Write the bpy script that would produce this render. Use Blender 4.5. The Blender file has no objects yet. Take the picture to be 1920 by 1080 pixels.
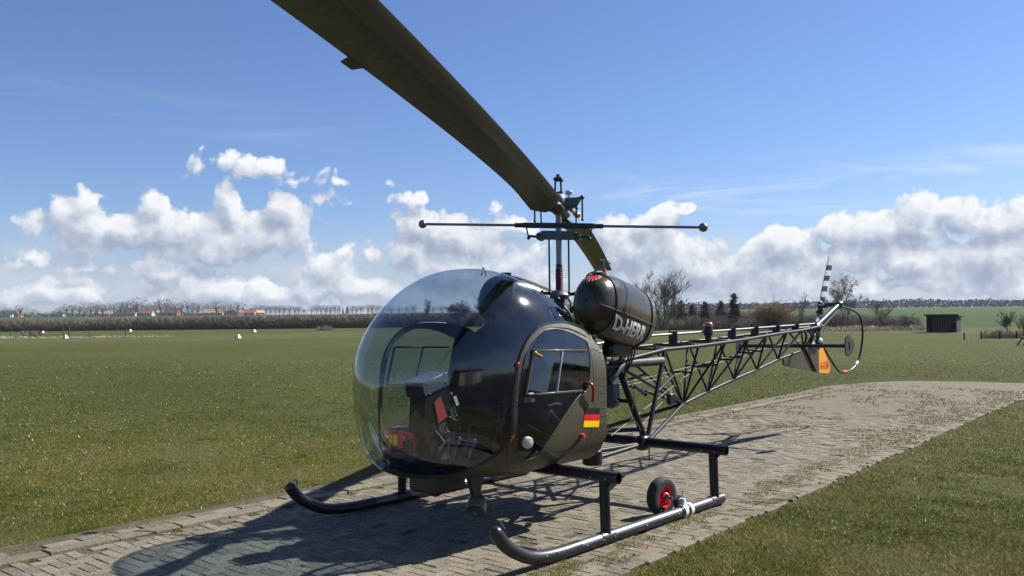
import bpy, bmesh, math, random
import numpy as np
from mathutils import Vector, Matrix, geometry

random.seed(7)
RNG = np.random.default_rng(11)
sc = bpy.context.scene
COL = sc.collection
PI = math.pi

# ------------------------------------------------------------------ camera
CAM = np.array([6.0273, 4.8342, 1.668])
RT = np.array([-0.668, 0.744, -0.011]); UP = np.array([0.016, 0.029, 0.999]); FW = np.array([-0.744, -0.667, 0.031])
FPX = 1616.9                                   # focal length in pixels of a 1920 px wide picture
cd = bpy.data.cameras.new('camera'); cam = bpy.data.objects.new('camera', cd); COL.objects.link(cam)
cd.sensor_width = 36.0; cd.lens = FPX / 1920 * 36; cd.clip_start = 0.05; cd.clip_end = 12000
f_ = FW / np.linalg.norm(FW); r_ = np.cross(f_, UP); r_ /= np.linalg.norm(r_); u_ = np.cross(r_, f_)
RT, UP, FW = r_, u_, f_
cam.matrix_world = Matrix(((r_[0], u_[0], -f_[0], CAM[0]), (r_[1], u_[1], -f_[1], CAM[1]), (r_[2], u_[2], -f_[2], CAM[2]), (0, 0, 0, 1)))
sc.camera = cam


def ray(u, v):
    return FW + RT * (u - 960) / FPX + UP * (540 - v) / FPX


def azel(u, v):
    """azimuth to the right of the view axis and elevation, in radians, of a direction"""
    r = ray(u, v); r = r / np.linalg.norm(r)
    h = FW[:2] / np.linalg.norm(FW[:2])
    return math.atan2(r[0] * h[1] - r[1] * h[0], r[0] * h[0] + r[1] * h[1]), math.asin(r[2])


# ------------------------------------------------------------------ sun, sky, exposure
SUN_EL = math.radians(42.5)
SUN_DIR = np.array([-1.0, 0.44, 1.0]); SUN_DIR = SUN_DIR / np.linalg.norm(SUN_DIR)
EXPO = 1.0
sl = bpy.data.lights.new('sun', 'SUN'); sl.energy = 5.0; sl.angle = math.radians(0.53); sl.color = (1.0, 0.955, 0.88)
so = bpy.data.objects.new('sun', sl); COL.objects.link(so)
so.rotation_euler = Vector(SUN_DIR).to_track_quat('Z', 'Y').to_euler(); so.location = (0, 0, 30)
vs = sc.view_settings
vs.view_transform = 'Standard'; vs.look = 'None'; vs.gamma = 1; vs.use_curve_mapping = False; vs.exposure = EXPO
try:
    sc.cycles.transparent_max_bounces = 16; sc.cycles.max_bounces = 8
    sc.cycles.use_adaptive_sampling = True; sc.cycles.adaptive_threshold = 0.015
except Exception:
    pass


class NT:
    """small helper to write shader graphs"""
    def __init__(s, tree): s.t = tree; s.L = tree.links
    def n(s, typ, **kw):
        nd = s.t.nodes.new(typ)
        for k, v in kw.items(): setattr(nd, k, v)
        return nd
    def put(s, sock, val):
        if hasattr(val, 'is_output'): s.L.new(val, sock)
        elif isinstance(val, (tuple, list)) and len(val) == 3 and sock.type == 'RGBA': sock.default_value = (*val, 1)
        else: sock.default_value = val
    def math(s, op, a, b=0.0, c=0.0, clamp=False):
        nd = s.n('ShaderNodeMath', operation=op, use_clamp=clamp)
        for i, v in enumerate((a, b, c)): s.put(nd.inputs[i], v)
        return nd.outputs[0]
    def vmath(s, op, a, b=None, c=None):
        nd = s.n('ShaderNodeVectorMath', operation=op)
        for i, v in enumerate((a, b, c)):
            if v is not None: s.put(nd.inputs[i], v)
        return nd.outputs['Value'] if op in ('LENGTH', 'DOT_PRODUCT', 'DISTANCE') else nd.outputs[0]
    def sstep(s, x, a, b, lo=0.0, hi=1.0):
        nd = s.n('ShaderNodeMapRange', interpolation_type='SMOOTHSTEP')
        for i, v in enumerate((x, a, b, lo, hi)): s.put(nd.inputs[i], v)
        return nd.outputs[0]
    def lin(s, x, a, b, lo=0.0, hi=1.0):
        nd = s.n('ShaderNodeMapRange')
        for i, v in enumerate((x, a, b, lo, hi)): s.put(nd.inputs[i], v)
        return nd.outputs[0]
    def mix(s, fac, a, b, mode='MIX'):
        nd = s.n('ShaderNodeMix', data_type='RGBA', blend_type=mode)
        s.put(nd.inputs[0], fac); s.put(nd.inputs[6], a); s.put(nd.inputs[7], b)
        return nd.outputs[2]
    def noise(s, vec, scale, detail=4.0, rough=0.55, dist=0.0, dim='3D'):
        nd = s.n('ShaderNodeTexNoise', noise_dimensions=dim)
        if vec is not None: s.L.new(vec, nd.inputs['Vector'])
        nd.inputs['Scale'].default_value = scale; nd.inputs['Detail'].default_value = detail
        nd.inputs['Roughness'].default_value = rough; nd.inputs['Distortion'].default_value = dist
        return nd
    def voro(s, vec, scale, feature='F1', dim='3D'):
        nd = s.n('ShaderNodeTexVoronoi', feature=feature, voronoi_dimensions=dim)
        s.L.new(vec, nd.inputs['Vector']); nd.inputs['Scale'].default_value = scale
        return nd
    def ramp(s, fac, stops):
        nd = s.n('ShaderNodeValToRGB'); cr = nd.color_ramp
        while len(cr.elements) < len(stops): cr.elements.new(0.5)
        for e, (p, c) in zip(cr.elements, stops): e.position = p; e.color = (*c, 1)
        s.put(nd.inputs[0], fac)
        return nd.outputs[0]


# cumulus heads as (u, v, half width, half height, weight): where the photograph shows them, kept as directions of the sky
CLOUDS = [
    (165, 420, 75, 52, 1), (163, 382, 30, 30, 1), (250, 432, 85, 45, 1), (286, 382, 38, 36, 1), (335, 432, 85, 48, 1),
    (432, 388, 36, 38, 1), (445, 440, 105, 48, 1), (528, 402, 42, 40, 1), (545, 442, 62, 44, 1), (400, 474, 130, 26, 1),
    (488, 317, 74, 26, .8), (548, 334, 34, 12, .5), (369, 303, 18, 18, .28), (648, 338, 32, 9, .2), (615, 373, 32, 10, .25),
    (55, 420, 36, 18, .4), (75, 480, 46, 22, .4), (15, 500, 28, 10, .4), (150, 505, 40, 8, .35),
    (110, 545, 150, 26, .8), (300, 512, 110, 30, .8), (430, 543, 170, 30, .8), (620, 498, 56, 38, .8), (655, 540, 140, 34, .8),
    (640, 476, 36, 20, .7), (690, 472, 28, 20, .7),
    (795, 422, 55, 40, 1), (850, 445, 110, 62, 1), (775, 470, 62, 46, .9), (880, 505, 150, 60, .9), (790, 372, 34, 12, .4),
    (975, 425, 30, 18, .7), (985, 485, 60, 50, .8),
    (1225, 428, 55, 40, 1), (1240, 400, 36, 26, .9), (1285, 390, 20, 14, .7), (1200, 468, 110, 66, 1), (1145, 445, 40, 50, .8), (1300, 500, 130, 60, .9),
    (1395, 500, 110, 44, .85), (1285, 535, 110, 36, .8), (1375, 440, 22, 10, .3),
    (1475, 462, 80, 36, 1), (1560, 428, 62, 34, 1), (1650, 430, 85, 42, 1), (1725, 416, 78, 50, 1), (1733, 388, 46, 26, 1),
    (1800, 405, 85, 42, 1), (1890, 420, 105, 48, 1), (1600, 476, 110, 36, 1), (1740, 495, 150, 38, 1), (1870, 480, 130, 56, 1),
    (1680, 535, 240, 24, .7), (1480, 530, 120, 26, .6), (1920, 540, 150, 34, .8),
    # the same field of cumulus goes on out of the frame
    (-220, 470, 190, 60, .9), (-460, 430, 150, 70, 1), (2230, 450, 190, 70, 1), (-900, 480, 300, 60, .9),
]


def cloud_group():
    g = bpy.data.node_groups.new('cloud_density', 'ShaderNodeTree')
    g.interface.new_socket('P', in_out='INPUT', socket_type='NodeSocketVector')
    g.interface.new_socket('D', in_out='OUTPUT', socket_type='NodeSocketFloat')
    N = NT(g); gi = N.n('NodeGroupInput'); go = N.n('NodeGroupOutput')
    p = gi.outputs[0]
    wn = N.noise(p, 16.0, 3.0, 0.5, dim='2D')
    wv = N.vmath('MULTIPLY_ADD', wn.outputs['Color'], (0.026, 0.020, 0), (-0.013, -0.010, 0))
    pw = N.vmath('ADD', p, wv)
    best = None
    for (u, v, ru, rv, w) in CLOUDS:
        a, e = azel(u, v); k = math.cos(math.atan((u - 960) / FPX))
        ra, re = ru / FPX * k * k * 1.03, rv / FPX * k * 1.03
        ln = N.vmath('LENGTH', N.vmath('MULTIPLY_ADD', pw, (1 / ra, 1 / re, 0), (-a / ra, -e / re, 0)))
        d = N.math('MULTIPLY_ADD', ln, -w, w)
        best = d if best is None else N.math('SMOOTH_MAX', best, d, 0.22)
    v1 = N.voro(pw, 24.0, 'F1', '2D').outputs['Distance']
    v2 = N.voro(pw, 62.0, 'F1', '2D').outputs['Distance']
    v3 = N.voro(pw, 150.0, 'F1', '2D').outputs['Distance']
    fb = N.noise(pw, 20.0, 9.0, 0.62, dim='2D').outputs['Fac']
    puff = N.math('ADD', N.math('MULTIPLY_ADD', v1, -0.50, 0.28), N.math('ADD', N.math('MULTIPLY_ADD', v2, -0.42, 0.20), N.math('MULTIPLY_ADD', v3, -0.16, 0.07)))
    d = N.math('ADD', best, N.math('ADD', puff, N.math('MULTIPLY_ADD', fb, 1.20, -0.64)))
    N.L.new(d, go.inputs[0])
    return g


world = bpy.data.worlds.new('World'); sc.world = world; world.use_nodes = True
W = NT(world.node_tree); bg = world.node_tree.nodes['Background']
sky = W.n('ShaderNodeTexSky', sky_type='NISHITA', sun_disc=False)
sky.sun_elevation = SUN_EL; sky.sun_rotation = math.atan2(SUN_DIR[0], SUN_DIR[1])
sky.altitude = 50; sky.air_density = 1.0; sky.dust_density = 0.4; sky.ozone_density = 3.0
gen = W.n('ShaderNodeTexCoord').outputs['Generated']
h_ = FW[:2] / np.linalg.norm(FW[:2])
fx = W.vmath('DOT_PRODUCT', gen, (float(h_[0]), float(h_[1]), 0)); rx = W.vmath('DOT_PRODUCT', gen, (float(h_[1]), float(-h_[0]), 0))
az = W.math('ARCTAN2', rx, fx)
sep = W.n('ShaderNodeSeparateXYZ'); W.L.new(gen, sep.inputs[0])
el = W.math('ARCSINE', sep.outputs[2])
cmb = W.n('ShaderNodeCombineXYZ'); W.L.new(az, cmb.inputs[0]); W.L.new(el, cmb.inputs[1])
P = cmb.outputs[0]
grp = cloud_group()
g1 = W.n('ShaderNodeGroup'); g1.node_tree = grp; W.L.new(P, g1.inputs[0])
g2 = W.n('ShaderNodeGroup'); g2.node_tree = grp; W.L.new(W.vmath('ADD', P, (0.0085, 0.0170, 0)), g2.inputs[0])
D1, D2 = g1.outputs[0], g2.outputs[0]
lit = W.math('MULTIPLY_ADD', W.math('SUBTRACT', D1, D2), 0.74, 0.43, clamp=True)
core = W.sstep(D1, 0.3, 1.2)
lit = W.math('SUBTRACT', lit, W.math('MULTIPLY', core, 0.16), clamp=True)
ccol = W.ramp(lit, [(0.0, (0.36, 0.43, 0.56)), (0.32, (0.50, 0.56, 0.68)), (0.60, (0.68, 0.73, 0.81)), (1.0, (0.97, 0.98, 1.0))])
alpha = W.math('MULTIPLY', W.sstep(D1, 0.0, 0.32), 0.97)
# grey-blue veil low over the whole horizon and thin high cirrus streaks
fbv = W.noise(W.vmath('MULTIPLY', P, (1.0, 3.2, 0)), 7.0, 6.0, 0.6, dim='2D').outputs['Fac']
veil = W.math('MULTIPLY', W.math('MULTIPLY', W.sstep(el, 0.125, 0.02), W.math('MULTIPLY', W.sstep(az, 1.0, 0.66), W.sstep(az, -2.2, -1.4))), W.sstep(fbv, 0.30, 0.62, 0.40, 0.88))
vcol = W.ramp(fbv, [(0.3, (0.42, 0.51, 0.67)), (0.7, (0.62, 0.69, 0.80))])
ci = W.noise(W.vmath('MULTIPLY_ADD', P, (1.0, 9.0, 0), (0, 0, 0)), 3.2, 7.0, 0.62, 0.6, dim='2D').outputs['Fac']
a0, e0 = azel(1130, 385); a1, e1 = azel(1900, 320)
line = W.math('ABSOLUTE', W.math('SUBTRACT', el, W.math('MULTIPLY_ADD', az, (e1 - e0) / (a1 - a0), e0 - a0 * (e1 - e0) / (a1 - a0))))
cir = W.math('MULTIPLY', W.sstep(ci, 0.40, 0.75), W.math('MULTIPLY', W.sstep(line, 0.055, 0.0), W.sstep(az, -0.02, 0.2)))
a0, e0 = azel(100, 180); a1, e1 = azel(620, 245)
line2 = W.math('ABSOLUTE', W.math('SUBTRACT', el, W.math('MULTIPLY_ADD', az, (e1 - e0) / (a1 - a0), e0 - a0 * (e1 - e0) / (a1 - a0))))
cir2 = W.math('MULTIPLY', W.sstep(ci, 0.42, 0.8), W.math('MULTIPLY', W.sstep(line2, 0.03, 0.0), W.sstep(az, -0.15, -0.3)))
hi = W.math('MULTIPLY', W.math('ADD', cir, W.math('MULTIPLY', cir2, 0.4)), 0.62)
skyc = W.mix(1.0, sky.outputs[0], (0.93, 1.025, 1.32), 'MULTIPLY')
SKY = 0.05
K = 1.0 / SKY / (2 ** EXPO)
def scaled(c): return W.vmath('SCALE', c) if False else W.mix(1.0, c, (K, K, K), 'MULTIPLY')
out = W.mix(hi, skyc, (0.86 * K, 0.90 * K, 0.96 * K))
out = W.mix(veil, out, scaled(vcol))
out = W.mix(alpha, out, scaled(ccol))
below = W.sstep(el, -0.01, -0.06)
out = W.mix(below, out, (0.10 * K, 0.10 * K, 0.05 * K))
W.L.new(out, bg.inputs[0]); bg.inputs[1].default_value = SKY
try:
    world.cycles.sampling_method = 'MANUAL'; world.cycles.sample_map_resolution = 1024
except Exception:
    pass


# ------------------------------------------------------------------ materials
def new_mat(name):
    m = bpy.data.materials.new(name); m.use_nodes = True
    N = NT(m.node_tree); b = m.node_tree.nodes['Principled BSDF']
    return m, N, b


def paint(name, col, rough=0.4, metal=0.0, var=0.12, scale=9.0, bump=0.0, bscale=60.0, coat=0.0, spec=0.5):
    m, N, b = new_mat(name)
    co = N.n('ShaderNodeTexCoord').outputs['Object']
    n1 = N.noise(co, scale, 6.0, 0.6).outputs['Fac']; n2 = N.noise(co, scale * 7.3, 4.0, 0.6).outputs['Fac']
    t = N.math('ADD', N.math('MULTIPLY', n1, 0.65), N.math('MULTIPLY', n2, 0.35))
    lo = tuple(c * (1 - var) for c in col); hi_ = tuple(min(1, c * (1 + var)) for c in col)
    N.L.new(N.ramp(t, [(0.3, lo), (0.7, hi_)]), b.inputs['Base Color'])
    N.L.new(N.lin(n2, 0.3, 0.7, max(0.02, rough - 0.07), min(1, rough + 0.08)), b.inputs['Roughness'])
    b.inputs['Metallic'].default_value = metal; b.inputs['Specular IOR Level'].default_value = spec
    if coat: b.inputs['Coat Weight'].default_value = coat; b.inputs['Coat Roughness'].default_value = 0.12
    if bump:
        bn = N.n('ShaderNodeBump'); bn.inputs['Strength'].default_value = bump; bn.inputs['Distance'].default_value = 0.01
        N.L.new(N.noise(co, bscale, 5.0, 0.6).outputs['Fac'], bn.inputs['Height']); N.L.new(bn.outputs[0], b.inputs['Normal'])
    return m


M = {}
M['olive'] = paint('olive_paint', (0.066, 0.056, 0.029), 0.42, var=0.26, scale=4, coat=0.08, bump=0.05, bscale=14)
M['olive_tank'] = paint('olive_tank_paint', (0.044, 0.037, 0.018), 0.24, var=0.14, scale=4, coat=0.0, bump=0.04, bscale=9, spec=0.42)
M['olive_blade'] = paint('olive_blade_paint', (0.024, 0.026, 0.015), 0.42, var=0.22, scale=3, bump=0.03)
M['olive_dark'] = paint('dark_olive_paint', (0.033, 0.031, 0.021), 0.5, var=0.15)
M['blade_edge'] = paint('worn_blade_edge', (0.10, 0.095, 0.075), 0.4, var=0.2, metal=0.3)
M['black'] = paint('black_enamel', (0.009, 0.0105, 0.015), 0.34, var=0.3, coat=0.1, spec=0.4)
M['truss'] = paint('truss_enamel', (0.010, 0.011, 0.015), 0.42, var=0.25, spec=0.3)
M['black_matt'] = paint('matt_black', (0.006, 0.0065, 0.008), 0.75, var=0.3, spec=0.15)
M['rubber'] = paint('tyre_rubber', (0.022, 0.022, 0.022), 0.8, var=0.3, bump=0.2)
M['steel'] = paint('worn_steel', (0.20, 0.20, 0.21), 0.42, metal=0.85, var=0.18)
M['alu'] = paint('bare_aluminium', (0.52, 0.53, 0.54), 0.42, metal=0.8, var=0.12)
M['grey_cast'] = paint('grey_casting', (0.105, 0.11, 0.12), 0.5, metal=0.4, var=0.2, bump=0.1)
M['hub_dark'] = paint('dark_hub_metal', (0.035, 0.038, 0.046), 0.42, metal=0.5, var=0.25)
M['exhaust'] = paint('exhaust_pipe', (0.06, 0.06, 0.063), 0.6, metal=0.5, var=0.25)
M['red'] = paint('red_paint', (0.62, 0.022, 0.035), 0.4, var=0.12)
M['boot'] = paint('red_rubber_boot', (0.10, 0.015, 0.012), 0.7, var=0.2)
M['red_dark'] = paint('dark_red_paint', (0.20, 0.012, 0.016), 0.4, var=0.12)
M['red_glass'] = paint('red_lens', (0.55, 0.012, 0.03), 0.12, var=0.1, coat=0.8)
M['white'] = paint('white_paint', (0.62, 0.62, 0.60), 0.4, var=0.06)
M['lens_white'] = paint('frosted_vent', (0.50, 0.50, 0.45), 0.35, var=0.05)
M['yellow'] = paint('yellow_label', (0.75, 0.55, 0.02), 0.45, var=0.05)
M['orange'] = paint('orange_rudder_paint', (0.80, 0.33, 0.012), 0.42, var=0.06)
M['flag_black'] = paint('flag_black', (0.012, 0.012, 0.012), 0.35)
M['flag_red'] = paint('flag_red', (0.62, 0.012, 0.012), 0.35, var=0.04)
M['flag_gold'] = paint('flag_gold', (0.86, 0.58, 0.0), 0.35, var=0.04)
M['stencil'] = paint('white_lettering', (0.80, 0.81, 0.78), 0.5, var=0.18, scale=30)
M['panel_grey'] = paint('panel_grey', (0.050, 0.056, 0.062), 0.45, var=0.12)
M['box_grey'] = paint('instrument_grey', (0.065, 0.080, 0.096), 0.5, var=0.1)
M['navy'] = paint('navy_cover', (0.007, 0.010, 0.020), 0.5, var=0.2, spec=0.2)
M['seat'] = paint('black_vinyl', (0.006, 0.0065, 0.008), 0.6, var=0.25, bump=0.15, bscale=25, spec=0.15)
M['salmon'] = paint('red_plate', (0.36, 0.05, 0.042), 0.45, var=0.06)
M['brass'] = paint('brass', (0.45, 0.24, 0.06), 0.35, metal=0.8)
M['lamp_shell'] = paint('lamp_shell', (0.22, 0.20, 0.14), 0.32, metal=0.4, var=0.12)
M['lamp_glass'] = paint('lamp_glass', (0.10, 0.14, 0.30), 0.06, metal=0.6)
M['cable'] = paint('grey_cable', (0.05, 0.05, 0.055), 0.6)
M['boom_grey'] = paint('grey_tube', (0.015, 0.017, 0.025), 0.50, spec=0.3)
M['shoe'] = paint('skid_shoe', (0.014, 0.015, 0.018), 0.36, var=0.3, bump=0.05)
M['skid'] = paint('worn_skid_tube', (0.135, 0.14, 0.15), 0.36, metal=0.75, var=0.22, scale=14)
M['shed'] = paint('tarred_boards', (0.008, 0.0085, 0.010), 0.8, var=0.35, scale=3)
M['shed_roof'] = paint('felt_roof', (0.16, 0.15, 0.11), 0.8, var=0.2, scale=2)
M['wood'] = paint('weathered_wood', (0.075, 0.062, 0.048), 0.8, var=0.3, scale=6)
M['bark'] = paint('winter_bark', (0.085, 0.072, 0.056), 0.85, var=0.25, scale=2)
M['twig'] = paint('bare_twigs', (0.105, 0.085, 0.062), 0.85, var=0.25, scale=0.7)
M['twig_tan'] = paint('tan_twigs', (0.24, 0.165, 0.085), 0.85, var=0.3, scale=0.5)
M['scrub'] = paint('brown_scrub', (0.170, 0.138, 0.108), 0.9, var=0.35, scale=0.16)
M['scrub_tan'] = paint('olive_brown_scrub', (0.165, 0.135, 0.080), 0.9, var=0.3, scale=0.2)
M['straw'] = paint('dry_reed', (0.40, 0.34, 0.22), 0.85, var=0.25, scale=0.3)
M['far_tree'] = paint('distant_twigs', (0.080, 0.075, 0.068), 0.9, var=0.3, scale=0.1)
M['far_conifer'] = paint('distant_conifer', (0.028, 0.040, 0.030), 0.9, var=0.3)
M['forest'] = paint('haze_blue_forest', (0.017, 0.023, 0.031), 0.9, var=0.35, scale=0.05)  # the blue of distant haze is put into this colour
M['needles'] = paint('conifer_needles', (0.026, 0.036, 0.019), 0.8, var=0.35, scale=1.2)
M['house_wall'] = paint('rendered_wall', (0.34, 0.32, 0.28), 0.8, var=0.06, scale=0.4)
M['house_yellow'] = paint('yellow_wall', (0.28, 0.22, 0.13), 0.8, var=0.06, scale=0.4)
M['roof_red'] = paint('red_roof', (0.19, 0.075, 0.055), 0.75, var=0.15, scale=0.6)
M['roof_tan'] = paint('tan_roof', (0.30, 0.20, 0.12), 0.75, var=0.15, scale=0.6)
M['roof_dark'] = paint('dark_roof', (0.055, 0.056, 0.062), 0.7, var=0.15, scale=0.6)
M['window_dark'] = paint('dark_window', (0.03, 0.035, 0.04), 0.1)
M['hangar'] = paint('beige_cladding', (0.42, 0.37, 0.27), 0.6, var=0.06, scale=0.5)
M['hangar_door'] = paint('grey_door', (0.16, 0.16, 0.155), 0.6, var=0.08, scale=0.5)


def glass(name, tint, ior=1.78, rough=0.055, haze=0.15):
    m = bpy.data.materials.new(name); m.use_nodes = True
    t = m.node_tree; t.nodes.remove(t.nodes['Principled BSDF']); N = NT(t)
    outn = t.nodes['Material Output']
    co = N.n('ShaderNodeTexCoord').outputs['Object']
    tr = N.n('ShaderNodeBsdfTransparent'); tr.inputs[0].default_value = (*tint, 1)
    g = N.n('ShaderNodeBsdfGlossy'); g.inputs['Roughness'].default_value = rough; g.inputs[0].default_value = (1, 1, 1, 1)
    gh = N.n('ShaderNodeBsdfGlossy'); gh.inputs['Roughness'].default_value = 0.13
    mh = N.n('ShaderNodeMixShader'); mh.inputs[0].default_value = haze
    bn = N.n('ShaderNodeBump'); bn.inputs['Strength'].default_value = 0.05; bn.inputs['Distance'].default_value = 0.02
    N.L.new(N.noise(co, 5.0, 2.0, 0.5).outputs['Fac'], bn.inputs['Height'])
    N.L.new(bn.outputs[0], g.inputs['Normal'])
    fr = N.n('ShaderNodeFresnel')
    bf = N.n('ShaderNodeNewGeometry').outputs['Backfacing']      # a thin sheet mirrors alike from both sides
    N.L.new(N.lin(bf, 0, 1, ior, 1 / ior), fr.inputs[0])
    N.L.new(g.outputs[0], mh.inputs[1]); N.L.new(gh.outputs[0], mh.inputs[2])
    mx = N.n('ShaderNodeMixShader'); N.L.new(fr.outputs[0], mx.inputs[0]); N.L.new(tr.outputs[0], mx.inputs[1]); N.L.new(mh.outputs[0], mx.inputs[2])
    df = N.n('ShaderNodeBsdfDiffuse'); df.inputs[0].default_value = (0.55, 0.57, 0.60, 1)      # a breath of dust
    du = N.math('ADD', N.sstep(N.noise(co, 3.1, 6.0, 0.7, 0.8).outputs['Fac'], 0.52, 0.78, 0.0, 0.030), N.sstep(N.noise(co, 46.0, 3.0, 0.6).outputs['Fac'], 0.66, 0.78, 0.0, 0.035))
    md = N.n('ShaderNodeMixShader'); N.L.new(du, md.inputs[0]); N.L.new(mx.outputs[0], md.inputs[1]); N.L.new(df.outputs[0], md.inputs[2])
    N.L.new(md.outputs[0], outn.inputs[0])
    return m


M['plexi'] = glass('plexiglass', (0.70, 0.78, 0.84))
M['pane'] = glass('door_plexiglass', (0.55, 0.62, 0.70))


# ------------------------------------------------------------------ mesh builder
def frame_of(d):
    d = Vector(d).normalized()
    a = Vector((0, 0, 1)) if abs(d.z) < 0.9 else Vector((1, 0, 0))
    x = a.cross(d).normalized(); y = d.cross(x)
    return x, y, d


def curve_pts(pts, n=6):
    """smooth path through points (Catmull-Rom)"""
    P_ = [Vector(p) for p in pts]; P_ = [P_[0] * 2 - P_[1]] + P_ + [P_[-1] * 2 - P_[-2]]
    o = []
    for i in range(1, len(P_) - 2):
        a, b, c, d = P_[i - 1:i + 3]
        for k in range(n):
            t = k / n
            o.append(0.5 * ((2 * b) + (c - a) * t + (2 * a - 5 * b + 4 * c - d) * t * t + (3 * b - a - 3 * c + d) * t ** 3))
    o.append(P_[-2]); return o


class MB:
    def __init__(s): s.v = []; s.f = []
    def add(s, vs_, fs):
        o = len(s.v); s.v += [tuple(v) for v in vs_]; s.f += [tuple(i + o for i in f) for f in fs]; return s
    def tube(s, pts, r, n=10, cap=True, open_end=False):
        pts = [Vector(p) for p in pts]; m = len(pts)
        rs = r if isinstance(r, (list, tuple)) else [r] * m
        d0 = (pts[1] - pts[0]).normalized(); x, y, _ = frame_of(d0)
        vs_, fs = [], []
        for i, p in enumerate(pts):
            d = (pts[min(i + 1, m - 1)] - pts[max(i - 1, 0)])
            if d.length < 1e-9: d = d0
            d.normalize(); x = (x - d * x.dot(d)).normalized(); y = d.cross(x)
            for k in range(n):
                a = 2 * PI * k / n; vs_.append(p + (x * math.cos(a) + y * math.sin(a)) * rs[i])
        for i in range(m - 1):
            for k in range(n):
                fs.append((i * n + k, i * n + (k + 1) % n, (i + 1) * n + (k + 1) % n, (i + 1) * n + k))
        if cap:
            fs.append(tuple(range(n - 1, -1, -1)))
            if not open_end: fs.append(tuple((m - 1) * n + k for k in range(n)))
        if open_end:                                    # a hollow end: rim and recess
            p = pts[-1]; d = (pts[-1] - pts[-2]).normalized(); b = len(vs_)
            for dd, q in ((0, 0.82), (-0.12, 0.82)):
                for k in range(n):
                    a = 2 * PI * k / n; vs_.append(p + d * dd + (x * math.cos(a) + y * math.sin(a)) * rs[-1] * q)
            for k in range(n):
                k2 = (k + 1) % n
                fs.append(((m - 1) * n + k, (m - 1) * n + k2, b + k2, b + k)); fs.append((b + k, b + k2, b + n + k2, b + n + k))
            fs.append(tuple(b + n + k for k in range(n)))
        return s.add(vs_, fs)
    def bar(s, a, b, r, n=10): return s.tube([a, b], r, n)
    def lathe(s, prof, org, axis, n=24, arc=2 * PI):
        x, y, d = frame_of(axis); org = Vector(org); vs_, fs = [], []; m = len(prof)
        for (r, h) in prof:
            for k in range(n):
                a = arc * k / n; vs_.append(org + d * h + (x * math.cos(a) + y * math.sin(a)) * max(r, 1e-4))
        for i in range(m - 1):
            for k in range(n): fs.append((i * n + k, i * n + (k + 1) % n, (i + 1) * n + (k + 1) % n, (i + 1) * n + k))
        return s.add(vs_, fs)
    def ball(s, c, r, n=16, sq=(1, 1, 1)):
        m = n // 2 + 1
        b = MB().lathe([(r * math.sin(PI * i / m), -r * math.cos(PI * i / m)) for i in range(m + 1)], (0, 0, 0), (0, 0, 1), n)
        return s.add([(c[0] + v[0] * sq[0], c[1] + v[1] * sq[1], c[2] + v[2] * sq[2]) for v in b.v], b.f)
    def box(s, c, size, R=None, bev=0.004):
        bm = bmesh.new(); hx, hy, hz = (q / 2 for q in size); b = min(bev, hx * .8, hy * .8, hz * .8)
        for sx in (-1, 1):
            for sy in (-1, 1):
                for sz in (-1, 1):
                    for ax in range(3):
                        p = [sx * (hx - b), sy * (hy - b), sz * (hz - b)]; p[ax] = (sx, sy, sz)[ax] * (hx, hy, hz)[ax]
                        bm.verts.new(p)
        bmesh.ops.convex_hull(bm, input=bm.verts[:])
        bmesh.ops.dissolve_limit(bm, angle_limit=0.01, verts=bm.verts[:], edges=bm.edges[:])
        bm.verts.index_update(); Rm = R if R is not None else Matrix.Identity(3); C_ = Vector(c)
        s.add([C_ + Rm @ v.co for v in bm.verts], [[v.index for v in f.verts] for f in bm.faces]); bm.free(); return s
    def beam(s, a, b, w, h, up=(0, 0, 1), bev=0.002):
        a, b = Vector(a), Vector(b); d = (b - a); L = d.length; d.normalize()
        y = Vector(up).cross(d).normalized(); z = d.cross(y)
        return s.box((a + b) / 2, (L, w, h), Matrix((d, y, z)).transposed(), bev)
    def prism(s, poly, to3, t0, t1):
        """poly in 2-D, to3(p, t) gives a point; closed slab between t0 and t1"""
        n = len(poly)
        vs_ = [to3(p, t0) for p in poly] + [to3(p, t1) for p in poly]
        return s.add(vs_, [tuple(range(n - 1, -1, -1)), tuple(range(n, 2 * n))] + [(i, (i + 1) % n, n + (i + 1) % n, n + i) for i in range(n)])
    def build(s, name, m, parent=None, org=(0, 0, 0), smooth=True, angle=38, recalc=True):
        me = bpy.data.meshes.new(name)
        me.from_pydata([(v[0] - org[0], v[1] - org[1], v[2] - org[2]) for v in s.v], [], s.f)
        if recalc:
            bm = bmesh.new(); bm.from_mesh(me); bmesh.ops.recalc_face_normals(bm, faces=bm.faces[:]); bm.to_mesh(me); bm.free()
        if smooth:
            me.polygons.foreach_set('use_smooth', [True] * len(me.polygons)); me.set_sharp_from_angle(angle=math.radians(angle))
        me.materials.append(m)
        o = bpy.data.objects.new(name, me); COL.objects.link(o)
        if parent is not None: o.parent = parent
        return o


def tag(o, label=None, cat=None, group=None, kind=None):
    for k, v in (('label', label), ('category', cat), ('group', group), ('kind', kind)):
        if v: o[k] = v
    return o


def thing(name, loc, label, cat, group=None):
    o = bpy.data.objects.new(name, None); o.empty_display_size = 0.2; o.location = loc; COL.objects.link(o)
    return tag(o, label, cat, group)


def copy_tree(o, parent=None):
    c = o.copy(); COL.objects.link(c)
    if parent is not None: c.parent = parent
    for ch in list(o.children): copy_tree(ch, c)
    return c


# ------------------------------------------------------------------ terrain
def gz(x, y):
    d = np.hypot(np.asarray(x, float) - CAM[0], np.asarray(y, float) - CAM[1])
    t = np.clip((d - 95.0) / 520.0, 0, 1)
    return 3.4 * t * t * (3 - 2 * t)


def at(u, depth):
    """ground point seen at picture column u, 'depth' metres in front of the camera"""
    r = ray(u, 590); p = CAM + r * depth
    return float(p[0]), float(p[1]), float(gz(p[0], p[1]))


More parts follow.
